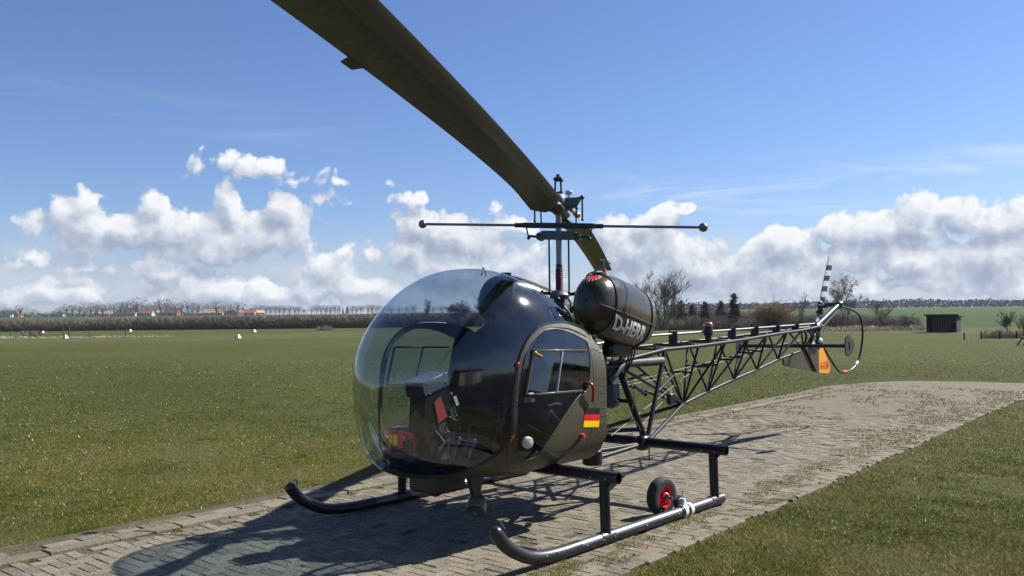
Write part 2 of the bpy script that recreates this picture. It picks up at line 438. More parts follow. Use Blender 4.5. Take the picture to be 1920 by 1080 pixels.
def ground_mat():
    m, N, b = new_mat('grass_ground')
    geo = N.n('ShaderNodeNewGeometry').outputs['Position']
    n1 = N.noise(geo, 0.35, 6.0, 0.6).outputs['Fac']; n2 = N.noise(geo, 2.3, 6.0, 0.62).outputs['Fac']
    n3 = N.noise(geo, 34.0, 4.0, 0.7).outputs['Fac']; n4 = N.noise(geo, 130.0, 3.0, 0.7).outputs['Fac']
    dist = N.vmath('LENGTH', N.vmath('SUBTRACT', geo, tuple(float(c) for c in CAM)))
    far = N.sstep(dist, 12.0, 45.0)
    t = N.math('ADD', N.math('MULTIPLY', n1, 0.5), N.math('MULTIPLY', n2, 0.5))
    green = N.ramp(t, [(0.32, (0.072, 0.070, 0.020)), (0.5, (0.066, 0.076, 0.019)), (0.68, (0.048, 0.068, 0.014))])
    brown = N.ramp(n2, [(0.35, (0.080, 0.066, 0.028)), (0.65, (0.115, 0.094, 0.042))])
    near_mix = N.math('MULTIPLY', N.sstep(N.math('ADD', N.math('MULTIPLY', n1, 0.6), N.math('MULTIPLY', n2, 0.5)), 0.45, 0.68), N.lin(dist, 5.0, 22.0, 0.8, 0.12))
    c = N.mix(near_mix, green, brown)
    n5 = N.noise(geo, 9.0, 5.0, 0.75).outputs['Fac']
    grain = N.math('ADD', N.math('MULTIPLY', n3, 0.6), N.math('MULTIPLY', n4, 0.4))
    fg = N.sstep(dist, 14.0, 40.0)
    grain = N.math('ADD', N.math('MULTIPLY', grain, N.math('SUBTRACT', 1.0, fg)), N.math('MULTIPLY', N.lin(n5, 0.25, 0.75, 0.22, 0.78), fg))
    c = N.mix(1.0, c, N.ramp(grain, [(0.3, (0.50, 0.50, 0.48)), (0.52, (0.98, 0.98, 0.95)), (0.72, (1.65, 1.55, 1.4))]), 'MULTIPLY')
    n0 = N.noise(geo, 0.09, 4.0, 0.6).outputs['Fac']
    c = N.mix(1.0, c, N.ramp(n0, [(0.32, (0.80, 0.84, 0.78)), (0.52, (1.0, 1.0, 1.0)), (0.68, (1.22, 1.16, 1.10))]), 'MULTIPLY')
    # the strip of taller grass at the field's end and the young crop beyond it
    band = N.math('MULTIPLY', N.sstep(dist, 66.0, 72.0), N.sstep(dist, 96.0, 88.0))
    c = N.mix(N.math('MULTIPLY', band, N.sstep(n1, 0.35, 0.6, 0.15, 0.6)), c, (0.105, 0.094, 0.045))
    rel = N.vmath('SUBTRACT', geo, tuple(float(c) for c in CAM))
    side = N.math('DIVIDE', N.vmath('DOT_PRODUCT', rel, tuple(float(c) for c in RT)), N.math('ABSOLUTE', N.vmath('DOT_PRODUCT', rel, tuple(float(c) for c in FW))))
    start = N.sstep(side, 0.05, 0.16, 130.0, 92.0)
    crop = N.sstep(N.math('SUBTRACT', dist, start), 0.0, 8.0)
    c = N.mix(crop, c, N.ramp(n1, [(0.3, (0.032, 0.062, 0.012)), (0.7, (0.040, 0.072, 0.014))]))
    N.L.new(c, b.inputs['Base Color']); b.inputs['Roughness'].default_value = 0.9; b.inputs['Specular IOR Level'].default_value = 0.1
    bn = N.n('ShaderNodeBump'); bn.inputs['Strength'].default_value = 0.9; bn.inputs['Distance'].default_value = 0.05
    N.L.new(N.math('ADD', n3, N.math('MULTIPLY', n2, 1.5)), bn.inputs['Height']); N.L.new(bn.outputs[0], b.inputs['Normal'])
    return m


def build_ground():
    rad = [0.0] + list(np.geomspace(1.5, 2600, 80)); na = 160; vs_ = [(CAM[0], CAM[1], -0.02)]; fs = []
    for r in rad[1:]:
        for k in range(na):
            a = 2 * PI * k / na; x, y = CAM[0] + r * math.cos(a), CAM[1] + r * math.sin(a); vs_.append((x, y, float(gz(x, y)) - 0.02))
    for k in range(na): fs.append((0, 1 + k, 1 + (k + 1) % na))
    for i in range(len(rad) - 2):
        b0, b1 = 1 + i * na, 1 + (i + 1) * na
        for k in range(na): fs.append((b0 + k, b1 + k, b1 + (k + 1) % na, b0 + (k + 1) % na))
    b = MB(); b.v = vs_; b.f = fs
    tag(b.build('grass_field', ground_mat(), recalc=False), 'wide green airfield meadow with worn brownish patches', kind='structure')


build_ground()

# ------------------------------------------------------------------ paved path
def left_edge(x): return -2.02 + 0.033 * x
def right_edge(x): return 1.53 + 0.037 * x


def bed_mat():
    m, N, b = new_mat('sandy_path')
    geo = N.n('ShaderNodeNewGeometry').outputs['Position']
    n1 = N.noise(geo, 0.8, 6.0, 0.65).outputs['Fac']; n2 = N.noise(geo, 9.0, 6.0, 0.65).outputs['Fac']; n3 = N.noise(geo, 60.0, 4.0, 0.7).outputs['Fac']
    sepx = N.n('ShaderNodeSeparateXYZ'); N.L.new(geo, sepx.inputs[0])
    c = N.ramp(n2, [(0.25, (0.088, 0.076, 0.056)), (0.5, (0.152, 0.132, 0.100)), (0.75, (0.195, 0.168, 0.128))])
    c = N.mix(N.sstep(n1, 0.5, 0.75, 0.0, 0.4), c, (0.150, 0.126, 0.095))
    c = N.mix(1.0, c, N.ramp(n3, [(0.28, (0.5, 0.48, 0.45)), (0.48, (1, 1, 1)), (0.75, (1.18, 1.17, 1.14))]), 'MULTIPLY')
    c = N.mix(N.sstep(sepx.outputs[0], -6.5, -2.5, 0.0, 0.8), c, N.ramp(n2, [(0.35, (0.040, 0.036, 0.024)), (0.6, (0.075, 0.066, 0.042))]))
    n6 = N.noise(N.vmath('MULTIPLY', geo, (1.0, 1.6, 1.0)), 3.4, 6.0, 0.68).outputs['Fac']
    c = N.mix(N.sstep(n6, 0.56, 0.68, 0.0, 0.8), c, (0.075, 0.072, 0.032))
    N.L.new(c, b.inputs['Base Color']); b.inputs['Roughness'].default_value = 0.92; b.inputs['Specular IOR Level'].default_value = 0.15
    bn = N.n('ShaderNodeBump'); bn.inputs['Strength'].default_value = 0.7; bn.inputs['Distance'].default_value = 0.02
    N.L.new(N.math('ADD', n2, N.math('MULTIPLY', n3, 0.5)), bn.inputs['Height']); N.L.new(bn.outputs[0], b.inputs['Normal'])
    return m


def stone_mat(name, rnd):
    m, N, b = new_mat(name)
    geo = N.n('ShaderNodeNewGeometry')
    pos = geo.outputs['Position']
    n1 = N.noise(pos, 1.1, 5.0, 0.6).outputs['Fac']; n2 = N.noise(pos, 26.0, 6.0, 0.65).outputs['Fac']; n3 = N.noise(pos, 75.0, 4.0, 0.7).outputs['Fac']
    if rnd == 'object': rv = N.n('ShaderNodeObjectInfo').outputs['Random']
    else: rv = geo.outputs['Random Per Island']
    c = N.ramp(rv, [(0.0, (0.100, 0.087, 0.062)), (0.55, (0.146, 0.126, 0.090)), (0.93, (0.184, 0.158, 0.112)), (1.0, (0.178, 0.144, 0.102))])
    c = N.mix(1.0, c, N.ramp(n2, [(0.25, (0.72, 0.71, 0.69)), (0.55, (1.0, 1.0, 1.0)), (0.78, (1.16, 1.15, 1.12))]), 'MULTIPLY')
    c = N.mix(N.sstep(n1, 0.5, 0.72, 0.0, 0.5), c, (0.160, 0.138, 0.100))
    c = N.mix(N.sstep(n3, 0.56, 0.66, 0.0, 0.85), c, (0.40, 0.375, 0.31))
    c = N.mix(N.sstep(n3, 0.42, 0.30, 0.0, 0.75), c, (0.095, 0.088, 0.07))
    N.L.new(c, b.inputs['Base Color']); b.inputs['Roughness'].default_value = 0.88; b.inputs['Specular IOR Level'].default_value = 0.25
    bn = N.n('ShaderNodeBump'); bn.inputs['Strength'].default_value = 0.5; bn.inputs['Distance'].default_value = 0.006
    N.L.new(N.math('ADD', n2, n3), bn.inputs['Height']); N.L.new(bn.outputs[0], b.inputs['Normal'])
    return m


SM, SMI, BED = stone_mat('paving_concrete', 'object'), stone_mat('paving_concrete_far', 'island'), bed_mat()


def build_path():
    xs = [8, 6, 4, 2, 0, -2, -4, -6, -8, -10]
    L_ = [(x, left_edge(x) - 0.38) for x in xs] + [(-11.4, -2.75), (-13.0, -2.9), (-14.6, -2.5), (-15.6, -1.9), (-16.1, -0.7), (-16.3, 0.6), (-16.5, 2.5), (-16.6, 8), (-16.0, 20)]
    R_ = [(x, right_edge(x) + 0.02) for x in xs] + [(-12, 1.12), (-12.8, 1.4), (-13.2, 2.0), (-13.4, 3.0), (-13.4, 8), (-12.6, 20)]
    poly = [Vector((p[0], p[1], 0)) for p in L_ + R_[::-1]]
    tri = geometry.tessellate_polygon([poly])
    b = MB(); b.add([(p.x, p.y, -0.0075) for p in poly], tri)
    path = tag(b.build('paved_path', BED, smooth=False), 'paved path of grey concrete blocks, sandy and dusty towards its far end', kind='structure')
    a = math.atan(0.035); ca, sa = math.cos(a), math.sin(a)
    # shared stone meshes: a chamfered block whose top sits at z = 0
    meshes = []
    for k in range(5):
        rr = random.Random(k); q = MB(); w, l = 0.0818 + rr.uniform(-.0015, .0015), 0.1693 + rr.uniform(-.002, .002)
        vs_ = []; ch = 0.0032
        for (hx, hy, z) in ((w / 2, l / 2, -0.05), (w / 2, l / 2, -ch), (w / 2 - ch, l / 2 - ch, 0)):
            for sx, sy in ((-1, -1), (1, -1), (1, 1), (-1, 1)): vs_.append((sx * hx + rr.uniform(-.001, .001), sy * hy + rr.uniform(-.001, .001), z))
        fs = [(8, 9, 10, 11)] + [(i * 4 + j, i * 4 + (j + 1) % 4, i * 4 + 4 + (j + 1) % 4, i * 4 + 4 + j) for i in range(2) for j in range(4)]
        q.add(vs_, fs); me = bpy.data.meshes.new('paving_stone'); me.from_pydata(q.v, [], q.f); me.materials.append(SM); meshes.append((me, q))
    spots = []
    s = 0.0875
    for r0 in range(-40, 40):
        for k in range(-40, 40):
            # each row r0 is shifted one cell; a pair = one stone along y and one along x
            bx = r0 + 4 * k; by = r0
            spots.append(((bx + 0.5) * s, (by + 1.0) * s, 0.0))          # long axis along y: cells (bx, by), (bx, by+1)
            spots.append(((bx + 2.0) * s, (by + 0.5) * s, PI / 2))       # long axis along x: cells (bx+1, by), (bx+2, by)
    good = []
    for (lx, ly, rot) in spots:
        wx, wy = lx * ca - ly * sa, lx * sa + ly * ca
        if not (-9.0 < wx < 6.8): continue
        if not (left_edge(wx) + 0.20 < wy < right_edge(wx) - 0.03): continue
        d = (np.array([wx, wy, 0]) - CAM) @ FW
        pr = np.array([wx, wy, 0]) - CAM; dd = max(d, .1)
        u, v = 960 + FPX * (pr @ RT) / dd, 540 - FPX * (pr @ UP) / dd
        inside = d > 3.2 and -30 < u < 1950 and v < 1095
        good.append((not inside, d, wx, wy, rot + a))
    good.sort()
    rr = random.Random(3); far_mb = MB(); cnt = 0
    for (out_, d, x, y, rot) in good:
        if rr.random() < 0.012 + max(0, (-5.0 - x) / 4.0): continue
        dz = rr.uniform(-0.0022, 0.003) - 0.006 * max(0, min(1, (-3.5 - x) / 5.0)); tx, ty = rr.gauss(0, .008), rr.gauss(0, .008); rz = rot + rr.gauss(0, .012)
        if cnt < 300 and not out_:
            o = bpy.data.objects.new('paving_stone', meshes[cnt % 5][0]); COL.objects.link(o); o.parent = path
            o.location = (x, y, dz); o.rotation_euler = (tx, ty, rz); cnt += 1
        else:
            q = meshes[rr.randrange(5)][1]; mt = Matrix.Translation((x, y, dz)) @ Matrix.Rotation(rz, 4, 'Z') @ Matrix.Rotation(tx, 4, 'X')
            far_mb.add([mt @ Vector(v) for v in q.v], q.f)
    st = far_mb.build('paving_stones', SMI, path, smooth=False); st['kind'] = 'stuff'
    # kerb: flat edging stones end to end, and a sunken outer row
    kb = []
    for (off, wid, ln, z, nm) in ((0.10, 0.155, 0.50, 0.022, 'kerb_stone'), (-0.10, 0.14, 0.235, 0.006, 'edging_stone')):
        x = 6.8
        while x > -11.2:
            l = ln + (rr.uniform(-.2, .06) if off > 0 else rr.uniform(-.03, .03)); xm = x - l / 2
            if (off > 0 or xm > -3.0 and rr.random() < 0.9):
                o = MB().box((0, 0, 0), (l - 0.005, wid, 0.12), None, 0.006).build(nm, SM, path, smooth=False)
                o.location = (xm, left_edge(xm) + off + rr.gauss(0, .008), z - 0.06 + rr.gauss(0, .004)); o.rotation_euler = (rr.gauss(0, .02), rr.gauss(0, .01), a + rr.gauss(0, .012))
            x -= l
    x = 6.0
    while x > -13:
        l = 0.235; xm = x - l / 2
        if rr.random() < 0.85:
            o = MB().box((0, 0, 0), (l - 0.006, 0.13, 0.12), None, 0.006).build('edging_stone', SM, path, smooth=False)
            o.location = (xm, right_edge(xm) - 0.04 + rr.gauss(0, .012), -0.0615 + rr.gauss(0, .002)); o.rotation_euler = (rr.gauss(0, .015), rr.gauss(0, .008), a + rr.gauss(0, .03))
        x -= l
    return path


build_path()


def build_added_apron():  # unseen dark ground, added to keep the reflections in the glass dark
    m, N, b = new_mat('added_asphalt')
    geo = N.n('ShaderNodeNewGeometry').outputs['Position']; n1 = N.noise(geo, 0.7, 6.0, 0.6).outputs['Fac']; n2 = N.noise(geo, 70.0, 4.0, 0.7).outputs['Fac']
    c = N.mix(1.0, N.ramp(n1, [(0.3, (0.018, 0.019, 0.021)), (0.7, (0.030, 0.030, 0.031))]), N.ramp(n2, [(0.3, (0.7, 0.7, 0.7)), (0.7, (1.3, 1.3, 1.3))]), 'MULTIPLY')
    N.L.new(c, b.inputs['Base Color']); b.inputs['Roughness'].default_value = 0.95; b.inputs['Specular IOR Level'].default_value = 0.08
    q = MB().add([(-12, 2.2, -.013), (5.2, 5.6, -.013), (8.3, 4.0, -.013), (9.5, -4, -.013), (34, -4, -.013), (34, 44, -.013), (-12, 44, -.013)], [tuple(range(7))])
    tag(q.build('added_apron', m, smooth=False), 'unseen dark apron behind the photographer, mirrored in the glass', kind='structure')


build_added_apron()


def build_grit():
    n = 12000; u = RNG.uniform(-400, 2300, n); t = RNG.random(n); d = 1 / (1 / 3.6 + (1 / 19.0 - 1 / 4.6) * t)
    rr = FW[None, :2] + RT[None, :2] * ((u - 960) / FPX)[:, None]; p = CAM[None, :2] + rr * d[:, None]; x, y = p[:, 0], p[:, 1]
    ok = (y > left_edge(x) - .05) & (y < right_edge(x) - .02) & (x > -13); x, y, d = x[ok], y[ok], d[ok]
    b, dk = MB(), MB()
    for i in range(len(x)):
        s = (.0035 + .006 * random.random() ** 2) * max(1, (d[i] / 7) ** .7); a = random.uniform(0, 6.3); h = s * random.uniform(.3, .8)
        c_, s_ = math.cos(a) * s, math.sin(a) * s; z = .001
        (b if random.random() < .62 else dk).add([(x[i] - c_, y[i] - s_, z - .004), (x[i] + s_ * .7, y[i] - c_ * .7, z - .004), (x[i] + c_, y[i] + s_, z - .004), (x[i] - s_ * .6, y[i] + c_ * .6, z - .004), (x[i], y[i], z + h)], [(0, 1, 4), (1, 2, 4), (2, 3, 4), (3, 0, 4)])
    tag(b.build('loose_grit', paint('pale_grit', (0.36, 0.33, 0.27), 0.9, var=0.35, scale=6), smooth=False), 'pale loose grit lying on the paved path', 'grit', kind='stuff')
    tag(dk.build('dirt_crumbs', paint('dark_crumbs', (0.050, 0.043, 0.028), 0.95, var=0.3, scale=6), smooth=False), 'dark crumbs of soil and moss on the paved path', 'soil', kind='stuff')


build_grit()

# ------------------------------------------------------------------ grass blades
def grass_mat():
    m, N, b = new_mat('grass_blades')
    rv = N.n('ShaderNodeAttribute', attribute_name='tint').outputs['Fac']
    c = N.ramp(rv, [(0.0, (0.042, 0.062, 0.006)), (0.28, (0.108, 0.124, 0.015)), (0.52, (0.164, 0.144, 0.032)), (0.80, (0.255, 0.198, 0.074)), (0.955, (0.40, 0.34, 0.20)), (1.0, (0.70, 0.66, 0.52))])
    N.L.new(c, b.inputs['Base Color']); b.inputs['Roughness'].default_value = 0.7; b.inputs['Specular IOR Level'].default_value = 0.08
    nv = N.vmath('NORMALIZE', N.vmath('MULTIPLY_ADD', N.n('ShaderNodeNewGeometry').outputs['Normal'], (0.45, 0.45, 0.45), (0, 0, 0.8)))
    N.L.new(nv, b.inputs['Normal'])
    tl = N.n('ShaderNodeBsdfTranslucent'); N.L.new(c, tl.inputs[0])
    ms = N.n('ShaderNodeMixShader'); ms.inputs[0].default_value = 0.25
    N.L.new(b.outputs[0], ms.inputs[1]); N.L.new(tl.outputs[0], ms.inputs[2]); N.L.new(ms.outputs[0], m.node_tree.nodes['Material Output'].inputs[0])
    return m


def vnoise(x, y, s, seed):
    """cheap smooth value noise for scattering"""
    r = np.random.default_rng(seed); T_ = r.random((64, 64)); x = x * s; y = y * s
    i, j = np.floor(x).astype(int), np.floor(y).astype(int); fx_, fy_ = x - i, y - j; fx_ = fx_ * fx_ * (3 - 2 * fx_); fy_ = fy_ * fy_ * (3 - 2 * fy_)
    g = lambda a, b: T_[a % 64, b % 64]
    return (g(i, j) * (1 - fx_) + g(i + 1, j) * fx_) * (1 - fy_) + (g(i, j + 1) * (1 - fx_) + g(i + 1, j + 1) * fx_) * fy_


def build_grass():
    pts = []
    def cast(n, d0, d1, power):
        """scatter in the view wedge, denser near"""
        u = RNG.uniform(-520, 2440, n); t = RNG.random(n)
        d = 1 / (1 / d0 + (1 / d1 - 1 / d0) * t ** power)
        rr = FW[None, :2] + RT[None, :2] * ((u - 960) / FPX)[:, None]
        return CAM[None, :2] + rr * d[:, None], d
    p, d = cast(1050000, 3.2, 34.0, 1.0)
    x, y = p[:, 0], p[:, 1]
    le, re = left_edge(x), right_edge(x)
    wob = (vnoise(x, y, 2.2, 5) - .5) * 0.22 + (vnoise(x, y, 9.0, 6) - .5) * 0.17
    lawn = (y < le - 0.13 + wob) | (y > re - 0.08 + wob * 2.3) | (x < -16.75 + wob * 3)
    far_bay = (x < -11.0) & (y > -3.0 + wob * 3) & ((x > -16.4) & ~((x > -13.3) & (y > 1.6)))
    lawn &= ~far_bay
    # thin, worn places where the brown ground shows, and denser tufts
    bare = vnoise(x, y, 1.3, 41) * .5 + vnoise(x, y, 4.3, 42) * .5
    lawn &= RNG.random(len(x)) > np.clip((bare - .50) * 4.5, 0, .8)
    lawn &= RNG.random(len(x)) > np.clip((d - 15) / 19.0, 0, 1) ** 1.2
    keep = lawn
    # weeds in the joints and along both borders of the paving
    weed = ~lawn & (x > -14) & (x < 6)
    wn_ = vnoise(x, y, 2.6, 8) * .6 + vnoise(x, y, 9.0, 9) * .4
    strip = np.exp(-((y - (le + 0.21)) / 0.06) ** 2) + 0.95 * np.exp(-((y - (re - 0.25)) / 0.24) ** 2) + 0.75 * np.exp(-((y - (le - 0.02)) / 0.035) ** 2) + 1.0 * np.exp(-((y - (le - 0.13)) / 0.07) ** 2) + 1.0 * np.exp(-((y - (re - 0.03)) / 0.05) ** 2) + np.clip((0 - x) / 12, 0.0, .62) + .08
    weed &= (wn_ ** 1.3 * strip > 0.335)
    weed &= ~((np.abs(y) < 0.9) & (x > -1) & (x < 3))
    idx = np.where(keep | weed)[0]
    x, y, d = x[idx], y[idx], d[idx]; isw = weed[idx]
    n = len(x)
    patch = vnoise(x, y, 0.40, 21) * .50 + vnoise(x, y, 1.6, 22) * .50
    tuft = vnoise(x, y, 5.5, 23)
    hgt = (0.010 + 0.015 * RNG.random(n) + 0.022 * np.clip(tuft - .5, 0, 1)) * np.where(isw, 0.9, 1.0)
    wid = (0.0020 + 0.0018 * RNG.random(n)) * np.maximum(1, d / 6.0)
    hgt *= np.maximum(1, (d / 10.0) ** .4)
    browns = np.clip((patch * .6 + vnoise(x, y, 6.5, 27) * .4 - 0.36) * 3.0, 0, 1) * np.clip(1.3 - d / 24.0, 0.2, 1)
    pc = np.clip((vnoise(x, y, 0.34, 61) * .34 + vnoise(x, y, 1.25, 62) * .36 + vnoise(x, y, 4.6, 63) * .30 - .33) * 2.9, 0, 1)
    dry = np.clip(1.12 - d / 30.0, .25, 1)
    tint = np.clip(0.10 + 0.62 * pc * dry + (RNG.random(n) - .5) * 0.34, 0, .90)
    edge = np.minimum(np.abs(y - (left_edge(x) - .17)), np.abs(y - right_edge(x))); tint = np.where((edge < .10) & (RNG.random(n) < .55), np.clip(tint + .3, 0, .95), tint)
    tint = np.where(isw, np.clip(.2 + RNG.random(n) * .7, 0, 1), tint)
    tint = np.where(RNG.random(n) < 0.038, 0.90 + 0.08 * RNG.random(n), tint)
    tint = np.where(RNG.random(n) < 0.004, 1.0, tint)
    green = np.exp(-(((x - 3.22) / .13) ** 2 + ((y + 2.34) / .12) ** 2))
    tint = tint * (1 - np.clip(green * 1.3, 0, .9)); hgt *= 1 + green
    flat = RNG.random(n) < 0.42
    ang = RNG.random(n) * 2 * PI; lean = np.where(flat, 1.6 + RNG.random(n) * 1.4, 0.3 + RNG.random(n) * .9)
    la = RNG.random(n) * 2 * PI
    z0 = np.where(isw, -0.004, -0.022)
    bx, by = np.cos(ang) * wid, np.sin(ang) * wid
    V = np.empty((n, 3, 3))
    V[:, 0] = np.stack([x - bx, y - by, z0], -1); V[:, 1] = np.stack([x + bx, y + by, z0], -1)
    hz = hgt / np.sqrt(1 + lean ** 2) * 1.25; hl = hz * lean
    V[:, 2] = np.stack([x + np.cos(la) * hl, y + np.sin(la) * hl, z0 + hz + np.where(flat, .012, 0)], -1)
    me = bpy.data.meshes.new('grass'); me.vertices.add(n * 3); me.loops.add(n * 3); me.polygons.add(n)
    me.vertices.foreach_set('co', V.reshape(-1)); me.loops.foreach_set('vertex_index', np.arange(n * 3, dtype=np.int32))
    me.polygons.foreach_set('loop_start', np.arange(0, n * 3, 3, dtype=np.int32)); me.polygons.foreach_set('loop_total', np.full(n, 3, dtype=np.int32))
    at_ = me.attributes.new('tint', 'FLOAT', 'POINT'); at_.data.foreach_set('value', np.repeat(tint, 3))
    me.update(); me.validate(); me.materials.append(grass_mat())
    o = bpy.data.objects.new('grass', me); COL.objects.link(o)
    tag(o, 'short dry spring grass beside the path and weeds in its joints', 'grass', kind='stuff')


build_grass()

# ================================================================== helicopter
# metres; x forward, y to port, z up, the rotor mast stands over the origin
HELI = thing('helicopter', (0, 0, 0), 'dark olive light helicopter with glass bubble cabin and open lattice tail boom', 'helicopter')
F = dict(xn=2.134, xw=1.066, w=.784, pw=2.072, zn=1.148, xa=1.223, zt=2.035, qf=1.606, xr=.392, zr=1.618, qr=1.964, xb=1.522, zb=.462, qb=3.312, nu=2.537)


def sst(t): t = min(max(t, 0), 1); return t * t * (3 - 2 * t)


def prof(x):
    f = lambda c, p: max(0, 1 - min(max((x - c) / (F['xn'] - c), 0), 1) ** p) ** (1 / p)
    w = F['w'] * f(F['xw'], F['pw']); fr = max(0, (F['xa'] - x) / (F['xa'] - F['xr']))
    zt = F['zn'] + (F['zt'] - F['zn']) * f(F['xa'], F['qf']) - (F['zt'] - F['zr']) * fr ** F['qr']
    zb = F['zn'] - (F['zn'] - F['zb']) * f(F['xb'], F['qb'])
    return w, zt, zb, 2.347 + 2.6 * sst((1.75 - x) / .5)


def cab(x, th, off=0.0):
    """cabin skin at station x and angle th (0 = port, 90 = top)"""
    w, zt, zb, nd = prof(x); c, s = math.cos(th), math.sin(th); n = F['nu'] if s >= 0 else nd
    y = math.copysign(abs(c) ** (2 / n), c) * (w + off); k = math.copysign(abs(s) ** (2 / n), s)
    z = F['zn'] + (zt + off - F['zn']) * k if k >= 0 else F['zn'] + (F['zn'] - zb + off) * k
    return Vector((x, y, z))


def theta(x, z):
    w, zt, zb, nd = prof(x)
    if z >= F['zn']: q = min(1, (z - F['zn']) / (zt - F['zn'])); return math.asin(q ** (F['nu'] / 2))
    q = min(1, (F['zn'] - z) / (F['zn'] - zb)); return -math.asin(q ** (nd / 2))


def skin_y(x, z): return cab(x, theta(x, z)).y
def uofx(x): return math.asin(min(1, max(-1, (x - F['xr']) / (F['xn'] - F['xr'])))) / (PI / 2) * 2.4
def xofu(u): return F['xr'] + (F['xn'] - F['xr'] - 1e-4) * math.sin(min(u, 2.4) / 2.4 * PI / 2)


def densify(poly, step=0.02, closed=False):
    o = []; n = len(poly)
    for i in range(n if closed else n - 1):
        a, b = poly[i], poly[(i + 1) % n]; k = max(1, int(math.hypot(a[0] - b[0], a[1] - b[1]) / step))
        o += [(a[0] + (b[0] - a[0]) * t / k, a[1] + (b[1] - a[1]) * t / k) for t in range(k)]
    if not closed: o.append(poly[-1])
    return o


def smooth2(poly, n=5, closed=False):
    P_ = [(p[0], p[1], 0) for p in poly]
    if closed:
        P_ = P_[-2:] + P_ + P_[:3]; q = curve_pts(P_, n); q = q[2 * n:2 * n + len(poly) * n]
    else: q = curve_pts(P_, n)
    return [(p[0], p[1]) for p in q]


SEAM = [(1.99, .565), (1.947, .545), (1.88, .531), (1.818, .527), (1.70, .525), (1.643, .559), (1.588, .626), (1.537, .691), (1.497, .755)]
ARCH = [(1.476, .84), (1.466, .99), (1.450, 1.13), (1.423, 1.291), (1.370, 1.403), (1.277, 1.507), (1.145, 1.579), (.95, 1.603), (.722, 1.592), (.52, 1.545), (.44, 1.505), (F['xr'], 1.47)]
OUTER = smooth2(SEAM + ARCH, 4)
PANE = smooth2([(1.429, .90), (1.424, 1.02), (1.396, 1.176), (1.336, 1.371), (1.254, 1.476), (1.142, 1.539), (.973, 1.559), (.78, 1.525), (.60, 1.462)], 4) + \
    smooth2([(.585, 1.44), (.602, 1.27), (.645, 1.095), (.72, 1.055), (.803, 1.012), (.954, .889), (1.123, .737), (1.19, .655), (1.24, .628), (1.34, .628), (1.40, .69), (1.425, .80)], 4)


def par(p): return (uofx(p[0]), theta(p[0], p[1]))


def inpoly(poly):
    A_ = np.array(poly); B_ = np.roll(A_, -1, 0)
    def f(p):
        x, y = p; c = ((A_[:, 1] > y) != (B_[:, 1] > y))
        with np.errstate(divide='ignore', invalid='ignore'):
            xi = A_[:, 0] + (y - A_[:, 1]) / (B_[:, 1] - A_[:, 1]) * (B_[:, 0] - A_[:, 0])
        return int((c & (x < xi)).sum()) % 2 == 1
    return f


